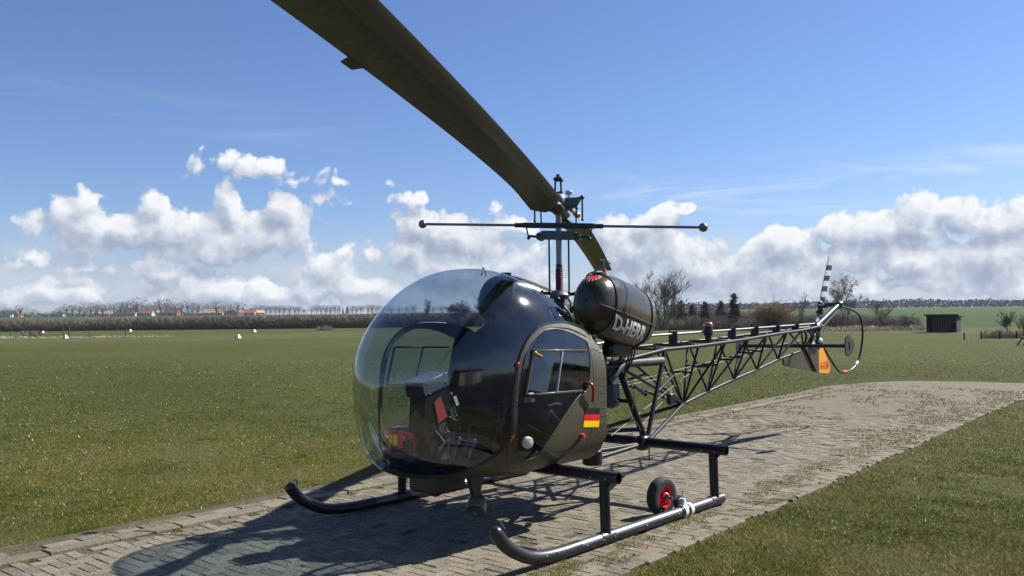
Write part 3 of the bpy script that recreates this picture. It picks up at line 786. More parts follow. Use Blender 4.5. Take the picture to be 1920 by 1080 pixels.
def build_cabin():
    port = [par(p) for p in densify(OUTER, 0.025)]
    mir = lambda q: (q[0], -PI - q[1])
    u_n = uofx(1.995)
    shell_poly = port[::-1] + [(u_n, -PI / 2)] + [mir(q) for q in port]
    shell_poly[0] = (0.0, shell_poly[0][1]); shell_poly[-1] = (0.0, shell_poly[-1][1])
    pane_p = [par(p) for p in densify(PANE, 0.02, True)]; pane_s = [mir(q) for q in pane_p]
    T0, T1 = -1.5 * PI, 0.5 * PI; U1 = 2.385
    verts = []; edges = []
    def loop(poly, closed):
        b = len(verts); verts.extend(Vector(p) for p in poly)
        edges.extend((b + i, b + i + 1) for i in range(len(poly) - 1))
        if closed: edges.append((b + len(poly) - 1, b))
    loop(shell_poly, True); loop(pane_p, True); loop(pane_s, True)
    nu_, nt_ = 52, 132
    rect = [(0, T0), (U1, T0), (U1, T1), (0, T1)]
    border = []
    for (a, b, k) in ((rect[0], rect[1], nu_), (rect[1], rect[2], nt_), (rect[2], rect[3], nu_), (rect[3], rect[0], nt_)):
        border += [(a[0] + (b[0] - a[0]) * t / k, a[1] + (b[1] - a[1]) * t / k) for t in range(k)]
    loop(border, True)
    bnd = np.array([(v.x, v.y) for v in verts])
    for i in range(1, nu_):
        for j in range(1, nt_):
            p = (U1 * i / nu_, T0 + (T1 - T0) * j / nt_)
            if np.abs(bnd - p).sum(1).min() > 0.028: verts.append(Vector(p))
    vo, eo, fo, *_ = geometry.delaunay_2d_cdt(verts, edges, [], 0, 1e-6)
    fs_, fp, fq = inpoly(shell_poly), inpoly(pane_p), inpoly(pane_s)
    pts = [cab(xofu(p.x), p.y) for p in vo]
    parts = {'shell': [], 'pp': [], 'ps': [], 'bubble': []}
    for f in fo:
        c = sum((vo[i] for i in f), Vector((0, 0))) / len(f)
        k = 'pp' if fp(c) else 'ps' if fq(c) else 'shell' if fs_(c) else 'bubble'
        parts[k].append(f)
    def mk(keys, name, m, label=None):
        b = MB(); used = {}; 
        for f in sum((parts[k] for k in keys), []):
            b.f.append(tuple(used.setdefault(i, len(used)) for i in f))
        b.v = [None] * len(used)
        for i, k in used.items(): b.v[k] = tuple(pts[i])
        o = b.build(name, m, HELI, angle=60, recalc=False)
        bm = bmesh.new(); bm.from_mesh(o.data); bmesh.ops.remove_doubles(bm, verts=bm.verts[:], dist=1e-4); bmesh.ops.recalc_face_normals(bm, faces=bm.faces[:])
        c = Vector((1.0, 0, 1.1)); s = sum((1 if f.normal.dot(f.calc_center_median() - c) > 0 else -1) for f in bm.faces)
        if s < 0: bmesh.ops.reverse_faces(bm, faces=bm.faces[:])
        bm.to_mesh(o.data); bm.free()
        o.data.polygons.foreach_set('use_smooth', [True] * len(o.data.polygons))
        return o
    bub = mk(['bubble'], 'bubble_canopy', M['plexi']); bub['label'] = 'clear glass bubble canopy reflecting the sky'
    sh = mk(['shell'], 'cabin_shell', M['olive'])
    doors = []
    for k, sd in (('pp', 1), ('ps', -1)):
        d = mk([k], 'door_pane', M['pane']); doors.append((d, sd))
    # strips along the edges
    for sd in (1, -1):
        fl = lambda v: Vector((v.x, v.y * sd, v.z))
        g = MB().tube([fl(cab(x, theta(x, z), .004)) for (x, z) in densify(OUTER, .03)], .009, 6)
        g.build('canopy_gasket', M['black'], bub)
        g = MB().tube([fl(cab(x, theta(x, z), .0015)) for (x, z) in densify(PANE + [PANE[0]], .03)], .0045, 6)
        g.build('door_seal', M['olive_dark'], doors[0][0] if sd > 0 else doors[1][0])
        # raised door frame arch around the pane
        arch = smooth2([(1.455, .80), (1.447, .95), (1.440, 1.06), (1.424, 1.18), (1.385, 1.34), (1.312, 1.445), (1.20, 1.525), (1.07, 1.574), (.93, 1.582), (.75, 1.565), (.56, 1.505)], 4)
        b = MB(); w2 = .021; vs_ = []
        for i, (x, z) in enumerate(arch):
            a = arch[max(0, i - 1)]; c = arch[min(len(arch) - 1, i + 1)]; tx, tz = c[0] - a[0], c[1] - a[1]; L = math.hypot(tx, tz); nx, nz = -tz / L, tx / L
            for (k, of) in ((-w2, .0), (-w2 * .8, .007), (w2 * .8, .007), (w2, .0)):
                xx, zz = x + nx * k, z + nz * k; vs_.append(fl(cab(xx, theta(xx, zz), of)))
        n = len(arch)
        b.add(vs_, [(i * 4 + j, i * 4 + j + 1, (i + 1) * 4 + j + 1, (i + 1) * 4 + j) for i in range(n - 1) for j in range(3)])
        b.build('door_frame', M['olive'] if sd > 0 else M['black'], HELI, recalc=False)
        # sliding window frame inside the door
        wq = [(.633, 1.379), (1.267, 1.403), (1.359, 1.094), (.728, 1.080)]
        b = MB(); pt = lambda p, o=.012: fl(cab(p[0], theta(*p), o))
        b.beam(pt(wq[0]), pt(wq[1]), .016, .022, up=(0, 1, 0)); b.beam(pt(wq[1]), pt(wq[2]), .014, .020, up=(0, 1, 0)); b.beam(pt(wq[2]), pt(wq[3]), .014, .018, up=(0, 1, 0))
        wf = b.build('window_frame', M['olive'] if sd > 0 else M['black'], doors[0][0] if sd > 0 else doors[1][0])
        lerp = lambda p, q, t: (p[0] + (q[0] - p[0]) * t, p[1] + (q[1] - p[1]) * t)
        b = MB().beam(pt(lerp(wq[0], wq[1], .48), .006), pt(lerp(wq[3], wq[2], .48), .006), .010, .014, up=(0, 1, 0))
        b.build('window_divider', M['alu'] if sd > 0 else M['black'], doors[0][0] if sd > 0 else doors[1][0])
    return sh, bub, doors


SHELL, BUBBLE, DOORS = build_cabin()
DP = DOORS[0][0]


def on_skin(x, z, off=0.0): return cab(x, theta(x, z), off)


def skin_patch(poly, off, step=0.03):
    """a decal or plate that follows the port skin"""
    xs, zs = [p[0] for p in poly], [p[1] for p in poly]; b = MB(); n = 8
    q = lambda s, t: ((poly[0][0] * (1 - s) + poly[1][0] * s) * (1 - t) + (poly[3][0] * (1 - s) + poly[2][0] * s) * t, (poly[0][1] * (1 - s) + poly[1][1] * s) * (1 - t) + (poly[3][1] * (1 - s) + poly[2][1] * s) * t)
    vs_ = [on_skin(*q(i / n, j / n), off) for j in range(n + 1) for i in range(n + 1)]
    return b.add(vs_, [(j * (n + 1) + i, j * (n + 1) + i + 1, (j + 1) * (n + 1) + i + 1, (j + 1) * (n + 1) + i) for j in range(n) for i in range(n)])


def skin_disc(x, z, r, h, m, name, parent, dome=0.35):
    p = on_skin(x, z); e = .01
    n = (on_skin(x + e, z) - on_skin(x - e, z)).cross(on_skin(x, z + e) - on_skin(x, z - e)).normalized()
    if n.y < 0: n = -n
    return MB().lathe([(r, -.004), (r, h * .6), (r * .9, h * .9), (r * .6, h), (0, h * (1 + dome * .2))], p, n, 28).build(name, m, parent)


# flag, in three flat stripes that follow the skin
fq = [(.684, .942), (.489, .928), (.497, .778), (.700, .797)]
fl_ = lambda p, q, t: (p[0] + (q[0] - p[0]) * t, p[1] + (q[1] - p[1]) * t)
flag = None
for i, m in enumerate(('flag_black', 'flag_red', 'flag_gold')):
    a, b = i / 3, (i + 1) / 3
    q = [fl_(fq[0], fq[3], a), fl_(fq[1], fq[2], a), fl_(fq[1], fq[2], b), fl_(fq[0], fq[3], b)]
    o = skin_patch(q, .003).build('flag_stripe', M[m], SHELL, recalc=False)
skin_disc(1.329, .751, .043, .028, M['lens_white'], 'round_vent', DP)
skin_disc(.715, .731, .022, .03, M['red_glass'], 'side_light', SHELL)
skin_patch([(1.369, 1.077), (1.27, 1.070), (1.268, 1.036), (1.367, 1.042)], .002).build('door_sticker', M['box_grey'], DP, recalc=False)
# ram scoop behind the side light: a shallow pressed groove, and panel seams
MB().tube([on_skin(x, z, .001) for x, z in densify([(.735, .70), (.93, .56)], .03)], [.012] * 3 + [.010] * 20 if False else .010, 6).build('pressed_bead', M['olive_dark'], SHELL)
for ln in ([(.575, 1.44), (.56, 1.2), (.56, .9), (.60, .7), (.66, .56)], [(.54, 1.40), (.41, 1.345)], [(1.485, .74), (1.44, .60), (1.43, .53)]):
    MB().tube([on_skin(x, z, -.001) for x, z in densify(ln, .05)], .003, 5).build('panel_seam', M['black_matt'], SHELL)
# rivets in rows
rv = MB()
def rivets(path, step, r=.0052):
    for (x, z) in densify(path, step):
        p = on_skin(x, z, .001); rv.ball(p, r, 6)
rivets(smooth2([(1.447, .95), (1.424, 1.18), (1.385, 1.34), (1.312, 1.445), (1.20, 1.525), (1.07, 1.574), (.93, 1.582), (.75, 1.565), (.60, 1.52)], 4), .085)
rivets([(.45, 1.38), (.45, 1.1), (.46, .8), (.50, .6)], .055); rivets([(.412, 1.36), (.412, 1.1), (.416, .8), (.44, .58)], .055)
rivets([(1.50, .57), (1.30, .555), (1.0, .54), (.75, .53), (.45, .53)], .055); rivets([(.68, 1.04), (.80, .985), (.97, .85), (1.10, .70)], .085)
rivets([(1.62, .505), (1.50, .50), (1.42, .50)], .07); rivets([(1.60, .585), (1.55, .64), (1.50, .71)], .06); rivets([(1.455, .92), (1.46, .72), (1.45, .66)], .075)
t = rv.build('rivets', M['steel'], SHELL); t['kind'] = 'stuff'
skin_disc(1.50, .60, .016, .004, M['panel_grey'], 'access_plug', SHELL); skin_disc(1.64, .50, .012, .004, M['panel_grey'], 'access_plug', SHELL)
# red hinge pins with their safety cord, red door handle
for (x, z) in ((1.42, 1.313), (1.469, .802)):
    p = on_skin(x, z, .012); MB().bar(p + Vector((.016, 0, -.018)), p + Vector((-.022, .0, .022)), .010, 8).ball(p, .014, 8).build('hinge_pin', M['red_dark'], DP)
a, b, c = on_skin(1.42, 1.313, .02), on_skin(1.45, 1.06, .02), on_skin(1.469, .802, .02)
MB().tube(curve_pts([a, b, c]), .0035, 5).ball(b, .010, 8).build('safety_cord', M['boot'], DP)
p = on_skin(.64, 1.12, .03)
MB().tube(curve_pts([on_skin(.655, 1.135, .0), p + Vector((.0, .01, 0)), on_skin(.615, 1.06, .035), on_skin(.612, .99, .02)]), .011, 8).build('door_handle', M['red_dark'], DP)
# window knob, wind deflector and inner lever seen on the port door
p = on_skin(1.262, 1.385, .02); MB().bar(p, p + Vector((-.05, .02, -.03)), .010, 8).ball(p, .013, 8).build('window_knob', M['brass'], DP)
p = on_skin(1.345, 1.10, .02); MB().bar(p, p + Vector((-.05, .004, 0)), .010, 8).build('window_catch', M['steel'], DP)
vs_ = [on_skin(1.262, 1.37, .012), on_skin(1.34, 1.13, .012), on_skin(1.34, 1.13, .012) + Vector((-.15, .055, -.03)), on_skin(1.262, 1.37, .012) + Vector((-.16, .06, -.01))]
b = MB(); nrm_ = (vs_[1] - vs_[0]).cross(vs_[3] - vs_[0]).normalized() * .002
b.add([v - nrm_ for v in vs_] + [v + nrm_ for v in vs_], [(0, 1, 2, 3), (7, 6, 5, 4), (0, 4, 5, 1), (1, 5, 6, 2), (2, 6, 7, 3), (3, 7, 4, 0)])
b.build('wind_deflector', M['pane'], DP, smooth=False)
p = on_skin(1.06, .94, -.03); q = on_skin(.95, .84, -.03)
MB().bar(p, q, .010, 8).ball(q, .018, 8).ball(p, .014, 8).build('inner_handle', M['steel'], DP)
MB().tube(curve_pts([on_skin(1.10, .985, -.02), on_skin(1.03, 1.0, -.012), on_skin(.95, .985, -.02)]), .011, 8).build('inner_grip', M['panel_grey'], DP)
for x in (.98, .62):                                    # small loops on the roof line
    z0 = prof(x)[1]
    MB().tube(curve_pts([(x + .02, .0, z0 - .01), (x + .012, 0, z0 + .045), (x - .006, .0, z0 + .05), (x - .022, 0, z0 + .012), (x - .026, 0, z0 - .01)]), .0045, 6).build('roof_hook', M['cable'], BUBBLE)

# firewall behind the cabin, seat, floor
w_, zt_, zb_, nd_ = prof(F['xr'])
ring = [cab(F['xr'] + .004, 2 * PI * k / 96, -.014) for k in range(96)]
MB().prism(ring, lambda p, t: (p[0] + t, p[1], p[2]), -.012, 0).build('firewall', M['black_matt'], HELI)
floor = [(x, y) for x, y in [(.36, -.60), (1.2, -.60), (1.45, -.56), (1.65, -.40), (1.78, -.22), (1.82, 0), (1.78, .22), (1.65, .40), (1.45, .56), (1.2, .60), (.36, .60)]]
MB().prism(floor, lambda p, t: (p[0], p[1], t), .545, .565).build('cabin_floor', M['black_matt'], HELI)
nose = [(1.50, -.42), (1.68, -.36), (1.80, -.22), (1.86, 0), (1.80, .22), (1.68, .36), (1.50, .42)]
b = MB(); n = len(nose)
b.add([(x, y, .578) for x, y in nose] + [(x + .06 * (1 if i in (2, 3, 4) else .4), y * 1.05, .640) for i, (x, y) in enumerate(nose)], [(i, i + 1, n + i + 1, n + i) for i in range(n - 1)] + [tuple(range(n))])
b.build('nose_lining', M['navy'], HELI)
b = MB()
for (x, y) in ((1.79, -.26), (1.74, -.33), (1.68, -.39), (1.61, -.44)):
    pass
b.prism([(1.93, .62), (1.86, .60), (1.74, .60), (1.70, .66), (1.76, .72), (1.88, .70)], lambda p, t: (p[0] - .10, -.20 - t - (1.9 - p[0]) * .75, p[1]), 0, .012)
b.build('side_plate', M['box_grey'], HELI)
# bench seat and backrest
MB().box((.72, 0, .70), (.46, 1.22, .26), None, .03).build('seat_base', M['black_matt'], HELI)
for y in (-.40, 0, .40):
    MB().box((.72, y, .865), (.45, .385, .09), Matrix.Rotation(-.06, 3, 'Y'), .03).build('seat_cushion', M['seat'], HELI)
    MB().box((.515, y, 1.16), (.10, .385, .56), Matrix.Rotation(-.14, 3, 'Y'), .03).build('backrest', M['seat'], HELI)
bk = [(-.70, .56), (.70, .56), (.765, .80), (.772, 1.10), (.74, 1.36), (.66, 1.50), (.50, 1.58), (.25, 1.63), (-.25, 1.63), (-.50, 1.58), (-.66, 1.50), (-.74, 1.36), (-.772, 1.10), (-.765, .80)]
MB().prism(bk, lambda p, t: (.43 + t, p[0], p[1]), 0, .012).build('rear_bulkhead', M['navy'], HELI)
# instrument pedestal leaning aft, its hood, pedals and sticks
def leanR(a, yaw=0): return Matrix.Rotation(yaw, 3, 'Z') @ Matrix.Rotation(a, 3, 'Y')
hood = MB().box((1.585, -.02, 1.155), (.27, .20, .105), leanR(.26), .006).build('instrument_hood', M['box_grey'], HELI)
b = MB().box((1.715, -.02, 1.10), (.012, .185, .085), leanR(.26), .002); b.build('instrument_face', M['black_matt'], hood)
for (dx, dy, dz) in ((-.10, .102, .04), (.08, .102, .015), (-.10, .102, -.03), (.08, .102, -.06)):
    MB().ball(Vector((1.585, -.02, 1.155)) + leanR(.26) @ Vector((dx, dy, dz + .01)), .006, 6).build('screw', M['alu'], hood)
b = MB(); prof2 = [(1.68, 1.09), (1.45, 1.12), (1.30, .60), (1.62, .60), (1.70, .80)]
b.prism(prof2, lambda p, t: (p[0], t - .02, p[1]), -.085, .085)
ped = b.build('instrument_pedestal', M['black_matt'], HELI)
pl = lambda q, y, m, nm: MB().prism(q, lambda p, t: (p[0], y + t, p[1]), 0, .006).build(nm, m, ped, smooth=False)
pl([(1.60, 1.02), (1.535, 1.06), (1.465, .90), (1.56, .86)], .068, M['salmon'], 'red_plate')
pl([(1.44, .95), (1.385, .97), (1.285, .66), (1.37, .66)], .068, M['panel_grey'], 'side_panel')
pl([(1.56, .84), (1.47, .87), (1.41, .70), (1.52, .68)], .067, M['panel_grey'], 'side_panel')
MB().prism([(1.405, 1.045), (1.375, 1.05), (1.345, .98), (1.375, .975)], lambda p, t: (p[0], .068 + t, p[1]), 0, .01).build('toggle_plate', M['lens_white'], ped, smooth=False)
for (x, z) in ((1.30, .70), (1.34, .80), (1.37, .90), (1.39, .93), (1.36, .68)): MB().ball((x, .076, z), .007, 6).build('screw', M['alu'], ped)
b = MB().bar((1.46, .08, .90), (1.35, .10, .84), .007, 6).bar((1.50, .085, .80), (1.36, .10, .74), .007, 6).bar((1.42, .09, .98), (1.33, .09, .70), .006, 6); b.build('linkage', M['panel_grey'], ped)
b = MB().prism([(1.66, .57), (1.38, .57), (1.36, .66), (1.42, .735), (1.54, .76), (1.66, .70)], lambda p, t: (p[0], .17 + t, p[1]), 0, .012); b.build('pedal_bracket', M['panel_grey'], HELI)
MB().lathe([(.0, .014), (.062, .014), (.066, .008), (.066, 0)], (1.49, .178, .655), (0, 1, 0), 24).build('bracket_disc', M['black_matt'], HELI)
for y in (-.16, .24, .40): MB().bar((1.60, y, .57), (1.54, y, .72), .010, 8).box((1.55, y, .74), (.03, .09, .07), leanR(-.5), .006).build('rudder_pedal', M['panel_grey'], HELI)
for y in (.34, -.34): MB().tube(curve_pts([(1.25, y, .57), (1.22, y, .72), (1.12, y, .86), (1.06, y * .92, .98)]), .013, 8).ball((1.06, y * .92, 1.0), .024, 10, (1, 1, 1.6)).build('cyclic_stick', M['black'], HELI)
MB().tube([(.75, .60, .66), (1.15, .60, .84)], .016, 8).build('collective_lever', M['black'], HELI)
b = MB().bar((1.30, .15, .82), (1.05, .22, .83), .012, 8).bar((1.30, .15, .82), (1.33, .15, .57), .014, 8).bar((1.05, .22, .83), (1.0, .26, .57), .014, 8).bar((1.30, .15, .82), (1.25, .36, .82), .012, 8).bar((1.25, .36, .82), (1.12, .42, .57), .014, 8)
b.build('stick_frame', M['black'], HELI)
MB().tube(curve_pts([(1.68, -.18, .80), (1.60, -.02, .84), (1.58, .16, .72), (1.66, .30, .58)]), .008, 6).build('cockpit_cable', M['cable'], HELI)
MB().tube(curve_pts([(1.60, -.16, .70), (1.66, -.02, .60), (1.60, .05, .60), (1.56, .02, .70)]), .006, 6).build('cockpit_cable', M['cable'], HELI)

# belly: nose box with its red lamp, landing light
nb = MB().box((1.46, -.05, .43), (.32, .32, .20), None, .02).build('nose_box', M['olive_dark'], HELI)
MB().lathe([(.045, 0), (.045, .035), (.03, .05), (0, .052)], (1.47, -.06, .335), (0, 0, -1), 18).build('belly_lamp', M['red_glass'], HELI)
LL = Vector((1.42, .33, .262)); ld = Vector((.62, .45, -.42)).normalized()
lh = MB().lathe([(0, -.105), (.035, -.095), (.058, -.06), (.070, -.01), (.074, .04), (.070, .042), (.066, .036)], LL, ld, 28).build('landing_light', M['olive_dark'], HELI)
b = MB().lathe([(.0745, .0), (.0765, .045), (.078, .085), (.074, .086), (.072, .045), (.0705, .0)], LL, ld, 40, PI * 1.05); b.build('light_visor', M['lamp_shell'], lh)
MB().lathe([(0, .018), (.040, .024), (.068, .034)], LL, ld, 24).build('lamp_glass', M['lamp_glass'], lh)
MB().prism([(1.52, .50), (1.36, .50), (1.41, .30), (1.45, .30)], lambda p, t: (p[0], .33 + t, p[1]), -.02, .02).build('light_bracket', M['olive_dark'], lh)
MB().bar((1.35, .30, .47), (1.36, .30, .36), .004, 5).build('drain_pipe', M['cable'], HELI)

# ------------------------------------------------------------------ skids
XF, XR, T, ZC = .895, -.705, 1.12, .487
for sd in (1, -1):
    y = T * sd
    path = [(-.83, y, .05), (-.3, y, .05), (.4, y, .05), (1.22, y, .05)] + curve_pts([(1.22, y, .05), (1.50, y, .053), (1.72, y, .082), (1.88, y, .150), (1.99, y, .225), (2.06, y, .305)], 6)[1:]
    sk = MB().tube(path[:4], .041, 20).build('skid_tube', M['skid'], HELI)
    MB().tube(path[3:], .045, 20).ball(path[-1], .045, 14).build('skid_toe', M['shoe'], sk)
    # wear shoe wrapping the lower half
    b = MB(); n = 11; vs_ = []
    for x in (-.70, .85 - .06, .93, 1.22):
        for k in range(n):
            a = PI + PI * k / (n - 1) + (.18 if sd > 0 else -.18); vs_.append((x, y + .0455 * math.cos(a), .05 + .0455 * math.sin(a)))
    b.add(vs_, [(i * n + k, i * n + k + 1, (i + 1) * n + k + 1, (i + 1) * n + k) for i in range(3) for k in range(n - 1)]); b.build('wear_shoe', M['shoe'], sk)
    for x0, x1 in ((XF - .075, XF + .075), (XR - .10, XR + .085), (-.30, -.12)): MB().tube([(x0, y, .05), (x1, y, .05)], .0475, 20).build('skid_collar', M['shoe'], sk)
    for x in (1.17, .98, .84, .42, -.05, -.62, 1.50, 1.62):
        MB().ball((x, y + .0455 * sd, .052 if x < 1.4 else .075), .0065, 6).build('skid_bolt', M['alu'], sk)
    for X in (XF, XR):
        st = MB().tube([(X, y, .06), (X, y * .992, ZC - .01)], [.039, .039], 16).build('skid_strut', M['black'], HELI)
        MB().prism([(-.08, .0), (.0, -.085), (.0, .0)], lambda p, t: (X + t, y + (p[0] * -1 - .02) * sd, ZC - .045 + p[1]), -.006, .006).build('strut_gusset', M['black'], st)
    MB().tube(curve_pts([(1.97, y - .03, .33), (2.02, y, .37), (2.02, y + .04, .33)]), .005, 5).build('toe_ring', M['steel'], sk)
for X in (XF, XR):
    ct = MB().tube([(X, -.1, ZC), (X, 1.0, ZC), (X, T + .12, ZC)], .044, 20, open_end=True).tube([(X, .1, ZC), (X, -1.0, ZC), (X, -T - .12, ZC)], .044, 20, open_end=True).build('cross_tube', M['black'], HELI)
    for y in (T - .10, T + .03): MB().ball((X + .044, y, ZC - .01), .006, 6).build('tube_bolt', M['alu'], ct)

# ------------------------------------------------------------------ centre frame and engine
def tubes(name, segs, r, m='truss', parent=HELI):
    for a, b in segs: MB().bar(a, b, r, 10).build(name, M[m], parent)


FT = (-.46, .30, 1.19); FB = (XR - .05, .40, .47); FB2 = (XR - .05, -.40, .47)
TOP = [(-1.263, .30, 1.312), (-1.96, .27, 1.320), (-2.608, .232, 1.338), (-3.232, .195, 1.357), (-3.764, .160, 1.381), (-4.405, .122, 1.405), (-4.937, .095, 1.419), (-5.548, .060, 1.455)]
BOT = [(-2.095, 0, .694), (-2.62, 0, .786), (-3.242, 0, .884), (-3.834, 0, .964), (-4.426, 0, 1.061), (-5.206, 0, 1.153), (-5.62, 0, 1.20)]
my = lambda p: (p[0], -p[1], p[2])
tubes('frame_leg', [(FT, FB), (my(FT), FB2)], .031)
tubes('frame_leg', [(TOP[0], FB), (my(TOP[0]), FB2)], .022)
tubes('frame_brace', [(FT, BOT[0]), (my(FT), BOT[0])], .016)
tubes('frame_brace', [(FB, BOT[0]), (FB2, BOT[0])], .020)
tubes('frame_tube', [(FT, TOP[0]), (my(FT), my(TOP[0]))], .021)
tubes('frame_tube', [((.33, .42, 1.20), FT), ((.33, -.42, 1.20), my(FT)), ((.33, .40, .50), FB), ((.33, -.40, .50), FB2), ((.10, .44, .44), FB), ((-.46, -.30, 1.19), (-.46, .30, 1.19)), ((-.62, .36, .86), (-.62, -.36, .86)), ((-.70, .38, .60), (-.2, .2, .62))], .020)
MB().box((XR, .40, .48), (.16, .10, .13), None, .02).build('frame_fitting', M['black'], HELI)
MB().box((XR, -.40, .48), (.16, .10, .13), None, .02).build('frame_fitting', M['black'], HELI)
MB().beam((-.90, .31, .90), (-1.40, -.16, .93), .025, .03).build('frame_rail', M['truss'], HELI)
MB().box((-1.55, .18, .80), (.10, .05, .11), None, .01).build('cable_bracket', M['black'], HELI)
# engine: crankcase with finned cylinders, gearbox and shroud, mostly hidden behind the cabin
eng = MB().box((-.12, 0, .78), (.36, .34, .50), None, .04).lathe([(.17, 0), (.19, .06), (.17, .16), (.12, .26), (.10, .34)], (-.05, 0, 1.02), (.05, 0, 1), 24).build('engine_block', M['grey_cast'], HELI)
for k, z in enumerate((.64, .80, .96)):
    for sd in (1, -1):
        prof_ = []
        for i in range(9): prof_ += [(.085, .16 + i * .022), (.062, .164 + i * .022), (.062, .178 + i * .022), (.085, .181 + i * .022)]
        MB().lathe(prof_ + [(.05, .37), (0, .372)], (-.12, 0, z), (0, sd, 0), 16).build('engine_cylinder', M['hub_dark'], eng)
MB().lathe([(.31, 0), (.33, .03), (.33, .20), (.30, .22), (.12, .22)], (-.02, 0, .52), (0, 0, 1), 32).build('fan_shroud', M['black'], eng)
MB().box((.02, .30, .50), (.16, .16, .14), None, .03).build('starter', M['black'], eng)
MB().tube(curve_pts([(-.30, .30, 1.06), (-.52, .30, 1.19), (-.66, .30, 1.208), (-.9, .30, 1.206)]), .040, 14).tube([(-.88, .30, 1.206), (-1.20, .30, 1.204)], .042, 16, open_end=True).build('exhaust_stack', M['exhaust'], eng)
MB().tube(curve_pts([(-.30, -.30, 1.06), (-.52, -.30, 1.19), (-.66, -.30, 1.208), (-.9, -.30, 1.206)]), .040, 14).tube([(-.88, -.30, 1.206), (-1.20, -.30, 1.204)], .042, 16, open_end=True).build('exhaust_stack', M['exhaust'], eng)
ot = MB().box((-.62, .02, 1.0), (.16, .30, .42), Matrix.Rotation(.05, 3, 'Y'), .03).build('oil_tank', M['box_grey'], HELI)
MB().ball((-.70, .10, 1.0), .03, 10).build('oil_cap', M['flag_red'], ot)
rr = random.Random(5)
for k in range(9):                                      # hoses and cables hung behind the firewall
    y0 = .25 + .05 * k % .5; z0 = .55 + .09 * k
    pts_ = [(.325, .28 + .05 * (k % 6), z0), (.24, .36 + .04 * (k % 5), z0 + rr.uniform(-.1, .2)), (.15, .45 + .03 * (k % 4), z0 + rr.uniform(-.15, .25)), (-.15, .30, z0 + rr.uniform(-.1, .2))]
    MB().tube(curve_pts(pts_), rr.choice((.008, .012, .018)), 6).build('engine_hose', M['black'], eng)
MB().tube(curve_pts([(.30, .62, 1.30), (.27, .64, 1.0), (.27, .64, .8), (.29, .60, .6), (.30, .50, .48)]), .022, 8).build('engine_hose', M['black'], eng)
for z in (.72, .9, 1.06, 1.16): MB().lathe([(.025, 0), (.025, .012)], (.272, .64, z), (0, 0, 1), 10).build('hose_clip', M['alu'], eng)
MB().lathe([(.07, 0), (.085, .01), (.085, .12), (.06, .14)], (.16, .46, .40), (0, 0, 1), 16).build('oil_filter', M['black'], eng)
MB().tube(curve_pts([(-.36, .34, .9), (-.5, .40, .75), (-.62, .42, .62), (-.70, .36, .50)]), .004, 6).tube(curve_pts([(-.5, .34, 1.15), (-.56, .40, .95), (-.50, .42, .80)]), .004, 6).build('engine_hose', M['cable'], eng)
MB().bar((-.80, .40, .46), (-.80, .40, .30), .007, 6).build('drain_pipe', M['wood'], HELI)

# ------------------------------------------------------------------ tail boom
for sd in (1, -1):
    MB().tube([(p[0], p[1] * sd, p[2]) for p in [(-.30, .33, 1.22)] + TOP + [(-5.75, .045, 1.47)]], .0195, 10).build('upper_longeron', M['boom_grey'] if sd > 0 else M['truss'], HELI)
MB().tube(BOT, .0175, 10).build('lower_longeron', M['boom_grey'], HELI)
dg = []
for i, b_ in enumerate(BOT[:6]):
    for sd in (1, -1):
        for k in ((0, 1, 2) if i == 0 else (1, 2)):
            if i + k < 8: dg.append((b_, (TOP[i + k][0], TOP[i + k][1] * sd, TOP[i + k][2])))
tubes('boom_diagonal', dg, .0125)
tubes('boom_cross_tube', [(p, my(p)) for p in TOP] + [(TOP[i], my(TOP[i + 1])) for i in range(7)], .011)
mid = lambda a, b, t=.5: tuple(a[k] + (b[k] - a[k]) * t for k in range(3))
tubes('boom_brace', [(mid(BOT[i], TOP[i + 1], .55), mid(BOT[i], my(TOP[i + 1]), .55)) for i in range(4)] + [(mid(BOT[i], TOP[i + 2], .6), mid(BOT[i], my(TOP[i + 2]), .6)) for i in range(4)] + [(mid(FB, TOP[0], .52), mid(BOT[0], TOP[0], .55)), (mid(FB2, my(TOP[0]), .52), mid(BOT[0], my(TOP[0]), .55))], .012)
for k, (y, z) in enumerate(((.05, .0), (-.05, .02))):
    MB().tube([(-.5, y, .95), (-1.6, y, 1.0 + z), (-3.2, y * .6, 1.13 + z), (-5.6, y * .3, 1.30 + z)], .003, 4).build('control_cable', M['straw'], HELI)
MB().tube([(-.70, .3, .55), (-2.1, .02, .99)], .003, 4).tube([(-.2, .4, .60), (-2.3, .02, 1.05)], .003, 4).build('control_cable', M['straw'], HELI)
ds = MB().tube([(-.55, 0, 1.385), (-1.5, 0, 1.439), (-3.2, 0, 1.462), (-5.70, 0, 1.500)], .013, 10).build('tail_drive_shaft', M['steel'], HELI)
for x, zb0, zt0 in ((-1.91, 1.33, 1.475), (-3.209, 1.36, 1.485), (-3.796, 1.38, 1.492), (-4.39, 1.40, 1.502), (-4.969, 1.42, 1.512)):
    br = MB().box((x, 0, (zb0 + zt0) / 2), (.035, .10, zt0 - zb0), None, .008).build('shaft_bearing', M['black'], HELI)
    MB().tube(curve_pts([(x, -.045, zt0 - .005), (x, -.035, zt0 + .03), (x, 0, zt0 + .022), (x, .035, zt0 + .03), (x, .045, zt0 - .005)]), .006, 6).build('bearing_clamp', M['black'], br)
    MB().bar((x, -.28 * (1 - (-x - 1.2) / 5.5), zb0 + .005), (x, .28 * (1 - (-x - 1.2) / 5.5), zb0 + .005), .010, 8).build('bearing_mount', M['truss'], br)
BX = (-2.62, .02)
bc = MB().lathe([(.034, -.02), (.036, .02), (.052, .035), (.054, .10), (.047, .12), (.047, .128)], (BX[0], BX[1], 1.385), (0, 0, 1), 24).build('beacon', M['black'], HELI)
